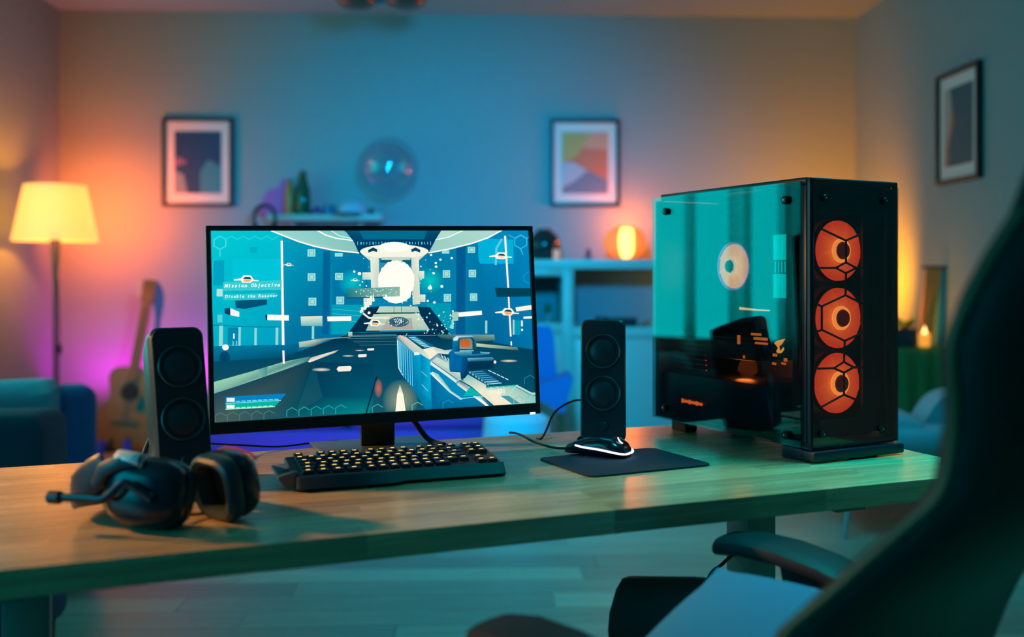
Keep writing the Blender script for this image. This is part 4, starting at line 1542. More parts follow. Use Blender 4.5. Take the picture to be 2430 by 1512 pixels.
# honeycomb struts in front of the fans
zz = lambda p: front(1900 + p[0] / 2.16, 410 + p[1] / 2.16, 0.008)
segs = [[(110, 290), (232, 348), (305, 315)], [(232, 348), (232, 460)], [(232, 460), (180, 488), (90, 488)], [(232, 460), (285, 488), (330, 488)], [(180, 488), (232, 515), (285, 488)],
        [(232, 515), (230, 628)], [(230, 628), (108, 685), (80, 672)], [(108, 685), (108, 805)], [(85, 815), (108, 805), (226, 862)], [(230, 628), (330, 678)], [(226, 862), (330, 815)],
        [(226, 862), (222, 970)], [(222, 970), (170, 1002), (90, 1005)], [(222, 970), (272, 998), (320, 998)], [(170, 1002), (222, 1025), (272, 998)], [(222, 1025), (222, 1138)], [(222, 1138), (108, 1200)], [(222, 1138), (300, 1170)]]
for sgm in segs:
    pts = []
    for p in sgm:
        x, z = zz(p)
        pts.append((x, 0.008, z))
    bm = bm_new()
    for a, b_ in zip(pts[:-1], pts[1:]):
        add_tube(bm, [a, b_], 0.0021, 6)
    obj('grille_strut', bm, CASE, pcm)
# inside: motherboard, cooler, memory, graphics card, shroud
PCB = mat('circuit_board', (0.010, 0.016, 0.022), 0.5, vary=0.4, scale=90)
mb = pb('motherboard', 0.160, 0.165, 0.135, 0.44, 0.150, 0.46, PCB)
ORG = glow('orange_led', (1.0, 0.30, 0.04), 2.4)
pb('heatsink', 0.125, 0.160, 0.40, 0.445, 0.29, 0.44, CASED, 0.003, mb)
pb('heatsink', 0.135, 0.160, 0.28, 0.395, 0.425, 0.455, CASED, 0.003, mb)
y, z = side(1735, 632, 0.115)
FANP = led_disc('cooler_led_peach', (1.0, 0.45, 0.14), (0.90, 0.28, 0.09), 1.7, 0.048)
fan(pcm, Matrix.Translation((0.118, y, z)) @ Matrix.Rotation(R(-90), 4, 'Y'), 0.048, CASED, FANP, mat('cooler_hub', (0.01, 0.05, 0.055), 0.5), glow('cooler_ring', (1.0, 0.62, 0.28), 1.3), 'cooler_fan')
obj('cooler_halo', lathe([(0.0505, 0.0), (0.0515, 0.0), (0.0515, 0.002), (0.0505, 0.002)], 44, Matrix.Translation((0.121, y, z)) @ Matrix.Rotation(R(-90), 4, 'Y'), cap=False), glow('violet_halo', (0.35, 0.22, 1.0), 1.0), pcm)
pb('cooler_block', 0.130, 0.160, y - 0.045, y + 0.045, z - 0.045, z + 0.045, CASED, 0.004)
TLED = glow('teal_memory_led', (0.0, 0.62, 0.52), 1.15)
y0, z0 = side(1860, 708, 0.115)
_, z1 = side(1860, 556, 0.115)
for k in range(4):
    yy = y0 + 0.0095 * k
    st_ = pb('memory_stick', 0.122, 0.160, yy, yy + 0.0065, z0, z1, CASED, 0.001)
    pb('light_bar', 0.118, 0.122, yy, yy + 0.0065, z0, z0 + (z1 - z0) * 0.38, TLED, 0.001, st_)
    pb('light_bar', 0.118, 0.122, yy, yy + 0.0065, z1 - (z1 - z0) * 0.40, z1, TLED, 0.001, st_)
    pb('edge_line', 0.119, 0.121, yy + 0.001, yy + 0.0028, z0 + (z1 - z0) * 0.40, z0 + (z1 - z0) * 0.58, TLED, 0, st_)
gpu = pb('graphics_card', 0.035, 0.155, 0.175, 0.455, 0.165, 0.205, CASED, 0.006)
pb('backplate', 0.035, 0.155, 0.175, 0.455, 0.206, 0.210, mat('backplate_metal', (0.03, 0.035, 0.04), 0.3, metal=0.6), 0, gpu)
for k in range(7):  # orange glow inside the case is put into the fin colour
    pb('fin', 0.033, 0.036, 0.335 - k * 0.001, 0.44, 0.168 - k * 0.0105 + 0.03, 0.1695 - k * 0.0105 + 0.03, mat('orange_lit_fin', (0.5, 0.16, 0.05), 0.35, metal=0.8), 0, gpu)
y, z = side(1790, 733, 0.08)
obj('light_strip', tube([(0.09, *side(1756, 732, 0.09)), (0.09, *side(1800, 736, 0.09)), (0.09, *side(1826, 737, 0.09))], [0.0028, 0.0015, 0.0012], 8), glow('amber_strip', (1.0, 0.55, 0.16), 1.6), gpu)
# glowing emblem on the card and small lit marks
emb = [(470, 800), (445, 768), (465, 752), (515, 738), (492, 775), (474, 790), (482, 826), (505, 796), (508, 812), (488, 835), (470, 836), (458, 824)]
ep = []
for (u, v) in emb:
    y, z = side(1680 + u / 2.8, 540 + v / 2.8, 0.034)
    ep.append((y, z))
bm = bm_new()
add_rings(bm, [[Vector((0.034 + d, p[0], p[1])) for p in ep] for d in (0, -0.002)])
obj('emblem', bm, glow('emblem_led', (1.0, 0.34, 0.03), 1.6), gpu, smooth=False)
for (u, v, wd_, hh) in ((445, 848, 28, 18), (440, 905, 26, 14), (503, 905, 30, 12), (515, 880, 20, 22), (320, 710, 80, 16), (350, 740, 110, 18), (355, 770, 100, 14), (205, 745, 18, 60), (240, 860, 10, 20)):
    y, z = side(1680 + u / 2.8, 540 + v / 2.8, 0.034)
    obj('lit_port', box((0.034, y, z), (0.003, wd_ / 2.8 * 2.0 / F * 1.15, hh / 2.8 * 2.0 / F)), glow('ember_led', (1.0, 0.20, 0.02), 1.0), gpu)
shr = pb('power_shroud', 0.012, 0.160, 0.10, CD - 0.008, 0.034, 0.125, mat('shroud_plastic', (0.012, 0.022, 0.040), 0.4), 0.003)
# a short line of lit lettering on the shroud, too small to read
n_ = 9
for k in range(n_):
    a = side(1620 + 50 * k / n_, 951 + 10 * k / n_, 0.011)
    obj('letter', box((0.0108, a[0], a[1]), (0.0016, 0.0055, 0.0085 if k in (0, 3, 6) else 0.0055)), glow('shroud_letter_led', (1.0, 0.14, 0.02), 1.6), shr)
light('case_glow', 'POINT', Matrix.Translation((PX, PY, TOP)) @ Matrix.Rotation(PA, 4, 'Z') @ Vector((0.07, 0.25, 0.145)), (1.0, 0.16, 0.02), 0.35, size=0.02)

# ------------------------------------------------------------------ gaming chair
FW = Vector((-0.73, 0.68, 0)).normalized()       # where the chair faces
RT = Vector((0.68, 0.73, 0)).normalized()
ch = thing('gaming_chair', 'black racing-style gaming chair in the right foreground', 'chair', (0.27, 1.20, 0), math.atan2(FW.y, FW.x) - PI / 2)
# backrest: rings stacked upwards, left edge follows the silhouette
st = [(0.46, 0.190, 0.955, 0.20), (0.60, 0.212, 0.930, 0.245), (0.70, 0.232, 0.908, 0.26), (0.754, 0.248, 0.892, 0.26), (0.795, 0.276, 0.866, 0.26), (0.833, 0.302, 0.842, 0.26), (0.862, 0.326, 0.828, 0.26), (0.90, 0.354, 0.813, 0.26), (0.958, 0.360, 0.803, 0.262), (1.02, 0.352, 0.789, 0.258), (1.06, 0.366, 0.785, 0.25), (1.09, 0.385, 0.790, 0.232), (1.125, 0.412, 0.800, 0.205), (1.18, 0.440, 0.815, 0.175), (1.26, 0.452, 0.815, 0.160), (1.31, 0.465, 0.822, 0.140), (1.325, 0.490, 0.84, 0.10)]
rings = []
for (h, ex, ey, hw) in st:
    c = Vector((ex, ey, h)) + RT * hw - FW * 0.042
    ring = []
    nn = 28
    for k in range(nn):
        a = 2 * PI * k / nn
        cc, ss = math.cos(a), math.sin(a)
        u = math.copysign(abs(cc) ** 0.7, cc)
        th = 0.050 if ss < 0 else 0.045
        v = math.copysign(abs(ss) ** 0.7, ss) * th
        # wings bend forward at the sides
        v += 0.045 * abs(u) ** 3
        ring.append(c + RT * (hw * u) + FW * v)
    rings.append(ring)
bm = bm_new()
add_rings(bm, rings)
wobj('backrest', bm, LEATHER, ch, angle=60)
RIM_GREEN = mat('painted_green_rim', (0.02, 0.10, 0.05), 0.5)  # teal rim light on the left edge, put in as a green tube
edge = [Vector((ex, ey, h)) + FW * 0.006 - RT * 0.001 for (h, ex, ey, hw) in st[2:13]]
wobj('rim_strip', tube(smooth_open(edge, 4), 0.004, 8), RIM_GREEN, ch)
sc_ = Vector((0.235, 1.245, 0))
SM = Matrix.Translation(sc_) @ Matrix.Rotation(math.atan2(FW.y, FW.x) - PI / 2, 4, 'Z')
wobj('seat', puff(0.50, 0.52, 0.13, SM @ Matrix.Translation((0, 0, 0.455)), n=16, p=6), LEATHER, ch, angle=60)
for sx in (1, -1):
    bol = []
    for (y, h, r_) in ((0.288, 0.578, 0.050), (0.283, 0.588, 0.054), (0.16, 0.605, 0.06), (0.04, 0.618, 0.062), (-0.08, 0.615, 0.062), (-0.20, 0.60, 0.058), (-0.23, 0.59, 0.05)):
        ring = []
        for k in range(14):
            a = 2 * PI * k / 14
            ring.append(SM @ Vector((sx * 0.225 + 0.040 * math.cos(a), y, h - 0.06 + r_ * 1.25 * math.sin(a))))
        bol.append(ring)
    bm = bm_new()
    add_rings(bm, bol)
    wobj('seat_bolster', bm, LEATHER, ch)
ARM = mat('armrest_pad', (0.006, 0.007, 0.010), 0.6, vary=0.1)
for (sx, fr0) in ((1, Vector((0.318, 1.520, 0))), (-1, Vector((-0.030, 1.145, 0)))):
    pts = []
    for (s_, h) in ((0.0, 0.668), (0.008, 0.672), (0.05, 0.678), (0.11, 0.676), (0.17, 0.666), (0.22, 0.652), (0.27, 0.632), (0.30, 0.615)):
        p = fr0 - FW * s_
        pts.append((p.x, p.y, h))
    bm = bm_new()
    rg = []
    for i, p in enumerate(pts):
        hw = 0.030 if i == 0 else (0.040 if i == 1 else 0.045)
        tt = 0.008 if i == 0 else 0.014
        ring = []
        for k in range(16):
            a = 2 * PI * k / 16
            ring.append(Vector(p) + RT * (hw * math.copysign(abs(math.cos(a)) ** 0.6, math.cos(a))) + Vector((0, 0, tt * math.copysign(abs(math.sin(a)) ** 0.6, math.sin(a)))))
        rg.append(ring)
    add_rings(bm, rg)
    a_ = wobj('armrest', bm, ARM, ch)
    c0 = fr0 - FW * 0.15 + RT * (0.012 * sx)
    bm = bm_new()
    rg = []
    for (h, d0, d1) in ((0.655, 0.055, 0.07), (0.60, 0.045, 0.055), (0.52, 0.04, 0.05), (0.42, 0.04, 0.05)):
        rg.append([c0 + FW * fx + RT * rx * 0.012 + Vector((0, 0, h)) for (fx, rx) in ((d0, -1), (d0, 1), (-d1, 1), (-d1, -1))])
    add_rings(bm, rg)
    wobj('armrest_post', bm, BLACKM, ch)
    wobj('armrest_bracket', tube([c0 + Vector((0, 0, 0.42)), c0 - RT * (0.10 * sx) + Vector((0, 0, 0.40)), c0 - RT * (0.2 * sx) + Vector((0, 0, 0.39))], 0.02, 8), BLACKM, ch)
wobj('seat_plate', box((0, 0, 0.39), (0.30, 0.30, 0.03), 0.006, mtx=SM), BLACKM, ch)
wobj('gas_lift', lathe([(0.03, 0.10), (0.03, 0.26), (0.018, 0.262), (0.018, 0.385)], 20, SM), BLACKM, ch)
for k in range(5):
    a = 2 * PI * k / 5 + 0.3
    e = SM @ Vector((0.31 * math.cos(a), 0.31 * math.sin(a), 0.075))
    wobj('base_arm', tube([SM @ Vector((0, 0, 0.115)), e], [0.028, 0.018], 8), BLACKM, ch)
    wobj('caster', lathe([(0.02, -0.022), (0.028, -0.018), (0.028, 0.018), (0.02, 0.022)], 16, Matrix.Translation((e.x, e.y, 0.0285)) @ Matrix.Rotation(a, 4, 'Z') @ Matrix.Rotation(R(90), 4, 'X')), RUBBER, ch)
# pillow on the seat
pm = Matrix.Translation((0.290, 1.140, 0.598)) @ Matrix.Rotation(math.atan2(FW.y, FW.x) - PI / 2, 4, 'Z') @ Matrix.Rotation(R(-19), 4, 'Y') @ Matrix.Rotation(R(3), 4, 'X')
pl = obj('pillow', puff(0.40, 0.36, 0.10, pm, n=18, p=2.6, sag=0.008), PILLOWF, angle=80)
tag(pl, 'blue square pillow lying on the gaming chair seat', 'pillow')

# ------------------------------------------------------------------ pictures
FRM = mat('black_picture_frame', (0.012, 0.013, 0.016), 0.35)
MATB = mat('white_mat_board', (0.80, 0.79, 0.76), 0.8, vary=0.02)


def flat(pts, y):
    """flat print: outline in (x, z) at depth y, as a thin sheet"""
    bm = bm_new()
    add_prism(bm, pts, y, y + 0.001)
    return bm


def picture(label, loc, rz, w_, h_, art):
    t = thing('picture_frame', label, 'picture', loc, rz)
    bm = bm_new()
    b_ = 0.022
    for (x0, x1, z0, z1) in ((-w_ / 2, w_ / 2, -h_ / 2, -h_ / 2 + b_), (-w_ / 2, w_ / 2, h_ / 2 - b_, h_ / 2), (-w_ / 2, -w_ / 2 + b_, -h_ / 2 + b_, h_ / 2 - b_), (w_ / 2 - b_, w_ / 2, -h_ / 2 + b_, h_ / 2 - b_)):
        add_box(bm, ((x0 + x1) / 2, -0.015, (z0 + z1) / 2), (x1 - x0, 0.03, z1 - z0), 0.002, 1)
    obj('frame', bm, FRM, t)
    obj('mat_board', box((0, -0.008, 0), (w_ - 2 * b_, 0.008, h_ - 2 * b_)), MATB, t, smooth=False)
    aw, ah = w_ * 0.66, h_ * 0.70
    pr = obj('print', box((0, -0.0135, 0), (aw, 0.002, ah)), art[0], t, smooth=False)
    for i, (pts, m) in enumerate(art[1:]):
        obj('printed_shape', flat([(p[0] * aw - aw / 2, p[1] * ah - ah / 2) for p in pts], -0.016 - 0.0004 * i), m, pr, smooth=False)
    return t


def wall_point(px, py, wall):
    if wall == 'back':
        k = (px - 1215) / F
        # q = -x sin + y cos = QB
        Y = QB / (math.cos(RA) - k * math.sin(RA))
    else:
        k = (px - 1215) / F
        Y = PR / (k * math.cos(RA) + math.sin(RA))
    return Vector((k * Y, Y, EYE + (HOR - py) / F * Y))


A = wall_point(471, 386, 'back') - Vector((0, 0.001, 0))
picture('framed dark blue abstract print on the back wall near the floor lamp', A, RA, 0.430, 0.545,
        [mat('print_navy', (0.008, 0.06, 0.16), 0.6, vary=0.2, scale=6),
         ([(0.55, 0), (1, 0), (1, 0.42), (0.72, 0.55), (0.55, 0.35)], mat('print_teal', (0.04, 0.28, 0.36), 0.6)),
         ([(0, 0.42), (0.30, 0.50), (0.12, 0.58), (0, 0.56)], mat('print_mauve', (0.25, 0.14, 0.28), 0.6)),
         ([(0, 0), (0.28, 0), (0.2, 0.3), (0, 0.38)], mat('print_haze', (0.22, 0.30, 0.36), 0.6))])
A = wall_point(1388, 388, 'back') - Vector((0, 0.001, 0))
picture('framed geometric orange and grey print above the round table lamp', A, RA, 0.435, 0.545,
        [mat('print_coral', (0.72, 0.20, 0.10), 0.6, vary=0.1, scale=6),
         ([(0, 0.5), (0.33, 0.62), (0.42, 0.74), (0.62, 1), (0, 1)], mat('print_ochre', (0.55, 0.42, 0.12), 0.6)),
         ([(0.42, 0.74), (0.62, 1), (1, 1), (1, 0.72)], mat('print_salmon', (0.80, 0.36, 0.22), 0.6)),
         ([(0, 0.10), (0, 0.50), (0.22, 0.52), (0.55, 0.38), (0.30, 0.22)], mat('print_pale_grey', (0.50, 0.50, 0.58), 0.6)),
         ([(0, 0), (1, 0), (1, 0.22), (0.55, 0.38), (0.05, 0.08)], mat('print_slate', (0.20, 0.22, 0.30), 0.6))])
A = (wall_point(2232, 316, 'right') + wall_point(2335, 288, 'right')) / 2
picture('framed abstract print hanging on the right-hand wall', Vector((A.x - 0.001, A.y, EYE + 0.745)), RA - R(90), 0.435, 0.560,
        [mat('print_dark_teal', (0.02, 0.13, 0.17), 0.6, vary=0.15, scale=6),
         ([(0, 0), (0.16, 0.0), (0.20, 0.28), (0.36, 0.55), (0.28, 0.8), (0.2, 1), (0, 1)], mat('print_stone', (0.42, 0.44, 0.42), 0.6)),
         ([(0.02, 0.0), (0.14, 0.02), (0.20, 0.3), (0.36, 0.55), (0.24, 0.85), (0.26, 0.55), (0.10, 0.28)], mat('print_rust', (0.45, 0.16, 0.10), 0.6))])

# ------------------------------------------------------------------ floor lamp
c = at(131, 655, 5.42)
fl = thing('floor_lamp', 'tall floor lamp with glowing cream drum shade in the left corner', 'lamp', (c.x, c.y, 0))
SHADE = mat('glowing_shade', (0.75, 0.60, 0.40), 0.8, emit=(1.0, 0.50, 0.10), es=1.15, vary=0.03)
_nt = SHADE.node_tree      # thin fabric: part of the bulb's light passes straight through
_tr = _nt.nodes.new('ShaderNodeBsdfTransparent')
_tr.inputs[0].default_value = (1.0, 0.85, 0.65, 1)
_mx = _nt.nodes.new('ShaderNodeMixShader')
_mx.inputs[0].default_value = 0.30
_nt.links.new(_nt.nodes['Principled BSDF'].outputs[0], _mx.inputs[1])
_nt.links.new(_tr.outputs[0], _mx.inputs[2])
_nt.links.new(_mx.outputs[0], _nt.nodes['Material Output'].inputs[0])
zt = EYE + (HOR - 440) / F * 5.42
zb = EYE + (HOR - 572) / F * 5.42
obj('shade', lathe([(0.218, zb), (0.157, zt), (0.155, zt), (0.216, zb)], 48, cap=False), SHADE, fl)
obj('pole', lathe([(0.011, 0.02), (0.010, zb - 0.26), (0.014, zb - 0.2), (0.026, zb - 0.01), (0.026, zb + 0.05), (0.018, zb + 0.06)], 20), mat('lamp_pole_metal', (0.25, 0.22, 0.2), 0.4, metal=0.6), fl)
obj('base', lathe([(0.14, 0.0), (0.14, 0.015), (0.02, 0.03)], 32), FRM, fl)
obj('bulb', lathe([(0.012, zb + 0.06), (0.030, zb + 0.10), (0.034, zb + 0.13), (0.025, zb + 0.16), (0.004, zb + 0.17)], 20), glow('warm_bulb', (1, 0.62, 0.2), 2.5), fl)
sp = obj('spider', tube([(-0.17, 0, zt - 0.03), (0.17, 0, zt - 0.03)], 0.003, 6), STEEL, fl)
zsw = EYE + (HOR - 828) / F * 5.42
cd = obj('cord', tube(smooth_open([(0.012, 0, zb - 0.2), (0.02, 0.0, zsw + 0.2), (0.02, 0, zsw), (0.016, 0, zsw - 0.3), (0.02, 0, 0.05)]), 0.004, 6), BLACKM, fl)
obj('switch', box((0.024, 0, zsw), (0.018, 0.02, 0.055), 0.004), BLACKM, cd)
light('floor_lamp_bulb', 'POINT', (c.x, c.y, (zb + zt) / 2), (1.0, 0.24, 0.006), 34, size=0.05)
light('floor_lamp_wall_fill', 'SPOT', (c.x + 0.02, c.y + 0.235, (zb + zt) / 2 + 0.0), (1.0, 0.13, 0.012), 62, (c.x + 0.0, c.y + 1.2, (zb + zt) / 2 + 0.04), size=0.12, spot=155, blend=1.0)  # added spot behind the shade, strengthens the lamp's glow on the wall


# ------------------------------------------------------------------ table lamp on the cabinet
CQ0, CQ1 = 5.80, 6.23         # cabinet depth in the room
CTOP = EYE + (HOR - 616) / F * 5.85
tl = at(1483, 612, 5.98)
tlamp = thing('table_lamp', 'round ribbed orange paper lamp glowing on the white cabinet', 'lamp', (tl.x, tl.y, CTOP), 0)
TLS = mat('orange_paper_shade', (0.7, 0.3, 0.1), 0.8, emit=(1.0, 0.17, 0.004), es=0.9, vary=0.05)
rx, rz_ = 0.130, 0.098
zc = 0.104
prof = []
for k in range(25):
    a = R(-80 + 160 * k / 24)
    rr_ = rx * math.cos(a) ** 0.9
    prof.append((rr_ * (1.0 - (0.012 if k % 2 else 0)), zc + rz_ * math.sin(a)))
# shade in two half shells so that the bulb shows through the slit at the front
bm = bm_new()
seg = 64
for side_ in (0, 1):
    for k in range(seg):
        pass
gv = []
for (r_, z) in prof:
    gv.append([bm.verts.new((r_ * math.sin(2 * PI * k / seg), -r_ * math.cos(2 * PI * k / seg), z)) for k in range(seg)])
for i in range(len(prof) - 1):
    for k in range(seg):
        d_ = min(k + 0.5, seg - k - 0.5) / seg * 360
        if d_ < 22:
            continue
        bm.faces.new((gv[i][k], gv[i][(k + 1) % seg], gv[i + 1][(k + 1) % seg], gv[i + 1][k]))
bmesh.ops.delete(bm, geom=[v for v in bm.verts if not v.link_faces], context='VERTS')
obj('shade', bm, TLS, tlamp)
obj('base', lathe([(0.055, 0.0), (0.055, 0.008), (0.035, 0.012)], 24), DARKW, tlamp)
obj('glass_tube', lathe([(0.046, 0.013), (0.050, 0.04), (0.052, 0.10), (0.050, 0.165), (0.042, 0.188)], 32), glow('hot_paper', (1.0, 0.66, 0.12), 3.0), tlamp)
light('table_lamp_bulb', 'POINT', (tl.x, tl.y - 0.10, CTOP + 0.16), (1.0, 0.13, 0.005), 2.4, size=0.05)
light('table_lamp_wall_fill', 'POINT', (tl.x + 0.05, tl.y + 0.14, CTOP + 0.22), (1.0, 0.14, 0.0), 6.5, size=0.05)  # extra point outside the shade, widens the orange aura on the wall

# ------------------------------------------------------------------ white cabinet
cx0, _ = unroom(at(1236, 700, 5.80))
cx1, _ = unroom(at(1880, 700, 5.80))
cab = thing('cabinet', 'white open-shelf sideboard with doors against the back wall', 'cabinet', room((cx0 + cx1) / 2, (CQ0 + CQ1) / 2), RA)
cw, cdp = cx1 - cx0, CQ1 - CQ0
tk = 0.05


def cb_(name, x0, x1, y0, y1, z0, z1, m=WHITE, bev=0.002, parent=None):
    return obj(name, box(((x0 + x1) / 2, (y0 + y1) / 2, (z0 + z1) / 2), (x1 - x0, y1 - y0, z1 - z0), bev), m, parent or cab)


def zpx(py, Y=5.8):
    return EYE + (HOR - py) / F * Y


def xpx(px):
    return unroom(at(px, 700, 5.80))[0] - (cx0 + cx1) / 2


cb_('top_board', -cw / 2, cw / 2, -cdp / 2 - 0.01, cdp / 2, CTOP - 0.055, CTOP)
cb_('side_board', -cw / 2, -cw / 2 + tk, -cdp / 2, cdp / 2, 0, CTOP - 0.055)
cb_('side_board', cw / 2 - tk, cw / 2, -cdp / 2, cdp / 2, 0, CTOP - 0.055)
cb_('divider', xpx(1336), xpx(1362), -cdp / 2, cdp / 2, 0.0, CTOP - 0.055)
zs = zpx(777)
cb_('shelf_board', -cw / 2 + tk, xpx(1336), -cdp / 2, cdp / 2, zpx(790), zpx(768))
cb_('shelf_board', xpx(1362), cw / 2 - tk, -cdp / 2, cdp / 2, zpx(802), zs)
cb_('upper_rail', -cw / 2 + tk, xpx(1336), -cdp / 2, cdp / 2, zpx(655), CTOP - 0.055)
cb_('back_board', -cw / 2 + tk, cw / 2 - tk, cdp / 2 - 0.012, cdp / 2, 0.05, CTOP - 0.06, mat('cabinet_back', (0.10, 0.30, 0.33), 0.7))
cb_('plinth', -cw / 2, cw / 2, -cdp / 2 + 0.03, cdp / 2, 0.0, 0.06)
xm = (xpx(1362) + cw / 2 - tk) / 2
for (a, b_) in ((xpx(1362) + 0.002, xm - 0.002), (xm + 0.002, cw / 2 - tk - 0.002)):
    d_ = cb_('door', a, b_, -cdp / 2 - 0.016, -cdp / 2, 0.065, zpx(804))
    cb_('handle', b_ - 0.05, b_ - 0.04, -cdp / 2 - 0.03, -cdp / 2 - 0.016, 0.40, 0.52, STEEL, 0.002, d_)
d_ = cb_('door', -cw / 2 + tk + 0.002, xpx(1336) - 0.002, -cdp / 2 - 0.016, -cdp / 2, 0.065, zpx(792))


def cab_top(px, Y=5.95):
    v = at(px, 612, Y)
    return Vector((v.x, v.y, CTOP))


# things on the cabinet top
v = cab_top(1292, 5.98)
vs_ = thing('round_vase', 'dark round glass vase at the left end of the cabinet top', 'vase', v)
obj('body', lathe([(0.05, 0), (0.07, 0.01), (0.098, 0.07), (0.088, 0.13), (0.05, 0.17), (0.04, 0.178)], 32), mat('dark_glass_vase', (0.01, 0.03, 0.03), 0.08), vs_)
obj('rim', lathe([(0.036, 0.176), (0.042, 0.176), (0.042, 0.184), (0.036, 0.184)], 24, cap=False), FRM, vs_)
v = cab_top(1320, 5.9)
cdl = thing('candle', 'short lit pillar candle beside the dark round vase', 'candle', v)
obj('wax', lathe([(0.018, 0), (0.018, 0.055), (0.014, 0.06)], 20), mat('candle_wax', (0.8, 0.5, 0.35), 0.6, emit=(1, 0.35, 0.12), es=0.35), cdl)
obj('wick', lathe([(0.0015, 0.06), (0.0012, 0.07)], 6), BLACKM, cdl)
v = cab_top(1396, 5.92)
bt = thing('small_bottle', 'tiny dark bottle on the cabinet top left of the round lamp', 'bottle', v)
obj('body', lathe([(0.018, 0), (0.02, 0.004), (0.02, 0.03), (0.012, 0.04)], 20), mat('bottle_glass', (0.25, 0.12, 0.2), 0.2), bt)
obj('cap', lathe([(0.013, 0.04), (0.013, 0.062)], 16), BLACKM, bt)
# things on the shelves
zsb = zs
for (px, w_, h_, nm, lb, rot_) in ((1428, 0.07, 0.055, 'camera_body', 'dark boxy camera on the cabinet shelf, left of the flat black box', 4), (1478, 0.16, 0.045, 'flat_box', 'flat black box lying on the cabinet shelf', -3)):
    v = at(px, 700, 5.92)
    t = thing(nm, lb, 'camera' if 'camera' in nm else 'box', (v.x, v.y, zsb), RA + R(rot_))
    obj('body', box((0, 0, h_ / 2), (w_, 0.08, h_), 0.006), BLACKM, t)
    if nm == 'camera_body':
        obj('lens', lathe([(0.022, 0.0), (0.024, 0.03), (0.018, 0.034)], 24, Matrix.Translation((0.004, -0.04, 0.026)) @ Matrix.Rotation(R(90), 4, 'X')), BLACKG, t)
    else:
        obj('lid', box((0, 0, h_ + 0.003), (w_ + 0.004, 0.084, 0.006), 0.002), BLACK, t)
for (px, zo, m, lb) in ((1522, 0.018, STEEL, 'small silver ball ornament on the cabinet shelf'), (1534, 0.028, mat('gold_ball', (0.8, 0.45, 0.15), 0.2, metal=0.9), 'small gold ball ornament beside the silver one')):
    v = at(px, 700, 5.86 if px < 1530 else 5.9)
    t = thing('ball_ornament', lb, 'ornament', (v.x, v.y, zsb))
    rb = zo * 0.5
    obj('ball', lathe([(rb * math.cos(R(a)) + 0.0002, 0.012 + rb + rb * math.sin(R(a))) for a in range(-90, 91, 15)], 20), m, t)
    obj('foot', lathe([(0.01, 0), (0.01, 0.006), (0.004, 0.014)], 16), FRM, t)
v = at(1300, 760, 5.95)
pt = thing('potted_plant', 'small leafy green plant in the left cabinet compartment', 'plant', (v.x, v.y, zpx(768)))
obj('pot', lathe([(0.030, 0), (0.038, 0.05), (0.034, 0.05)], 20), mat('plant_pot', (0.3, 0.3, 0.3), 0.6), pt)
LEAFM = mat('leaf_green', (0.05, 0.20, 0.04), 0.5, vary=0.3)
rl = random.Random(2)


def leaf_mesh():
    bm = bm_new()
    prev = None
    for i in range(7):
        t = i / 6
        w_ = 0.30 * math.sin(PI * min(1, t * 0.96 + 0.02)) * 0.6
        z = 0.10 * math.sin(t * PI * 0.6)
        a = bm.verts.new((-w_, t, z + abs(w_) * 0.3))
        m_ = bm.verts.new((0, t, z))
        c_ = bm.verts.new((w_, t, z + abs(w_) * 0.3))
        if prev:
            bm.faces.new((prev[0], prev[1], m_, a))
            bm.faces.new((prev[1], prev[2], c_, m_))
        prev = (a, m_, c_)
    return bm


lf = None
for k in range(22):
    a = rl.uniform(0, 2 * PI)
    el = rl.uniform(0.1, 1.2)
    s_ = rl.uniform(0.04, 0.07)
    if lf is None:
        lf = obj('leaf', leaf_mesh(), LEAFM, pt)
    o = lf if k == 0 else clone(lf, pt)
    o.location = (0, 0, 0.05)
    o.rotation_euler = (el + 0.25, 0, a)
    o.scale = (s_, s_, s_)

# ------------------------------------------------------------------ wall shelf with things
SHY = 6.08
z_s = EYE + (HOR - 511) / F * SHY
a0, a1 = unroom(at(640, 500, SHY))[0], unroom(at(908, 500, SHY))[0]
shf = thing('wall_shelf', 'long white floating shelf on the back wall above the monitor', 'shelf', room((a0 + a1) / 2, QB, z_s), RA)
obj('board', box((0, -0.11, -0.0175), (a1 - a0, 0.22, 0.035), 0.003), WHITE, shf)
for sx in (-0.6, 0.6):
    obj('bracket', box((sx * (a1 - a0) / 2, -0.05, -0.055), (0.02, 0.1, 0.04), 0.003), WHITE, shf)


def on_shelf(px, dy=0.0):
    v = at(px, 511, SHY - dy)
    return Vector((v.x, v.y, z_s))


def zh(n_px):
    return n_px / F * SHY


t = thing('record_sleeve', 'purple rounded panel standing at the left of the wall shelf', 'ornament', on_shelf(650, -0.09), RA)
obj('panel', prism(smooth_closed([(-0.08, 0.002), (0.09, 0.002), (0.10, zh(60)), (0.085, zh(86)), (0.05, zh(88)), (0.03, zh(70)), (-0.035, zh(62)), (-0.075, zh(30))], 5), -0.01, 0.01), mat('purple_lacquer', (0.45, 0.12, 0.45), 0.5), t)
obj('foot', box((0.0, 0.0, 0.006), (0.12, 0.06, 0.012), 0.003), mat('mauve_base', (0.3, 0.15, 0.2), 0.6), t)
t = thing('bottle_vase', 'tall orange tapering vase on the wall shelf beside the purple panel', 'vase', on_shelf(687, 0.0), RA)
obj('body', lathe([(0.024, 0), (0.028, 0.02), (0.028, zh(40)), (0.025, zh(60)), (0.018, zh(76)), (0.010, zh(82))], 24), mat('orange_glaze', (0.65, 0.22, 0.05), 0.35), t)
obj('rim', lathe([(0.008, zh(82)), (0.013, zh(82)), (0.013, zh(86)), (0.008, zh(86))], 16, cap=False), mat('orange_rim', (0.4, 0.12, 0.03), 0.35), t)
t = thing('glass_bottle', 'tall dark green glass bottle on the wall shelf', 'bottle', on_shelf(719, 0.0), RA)
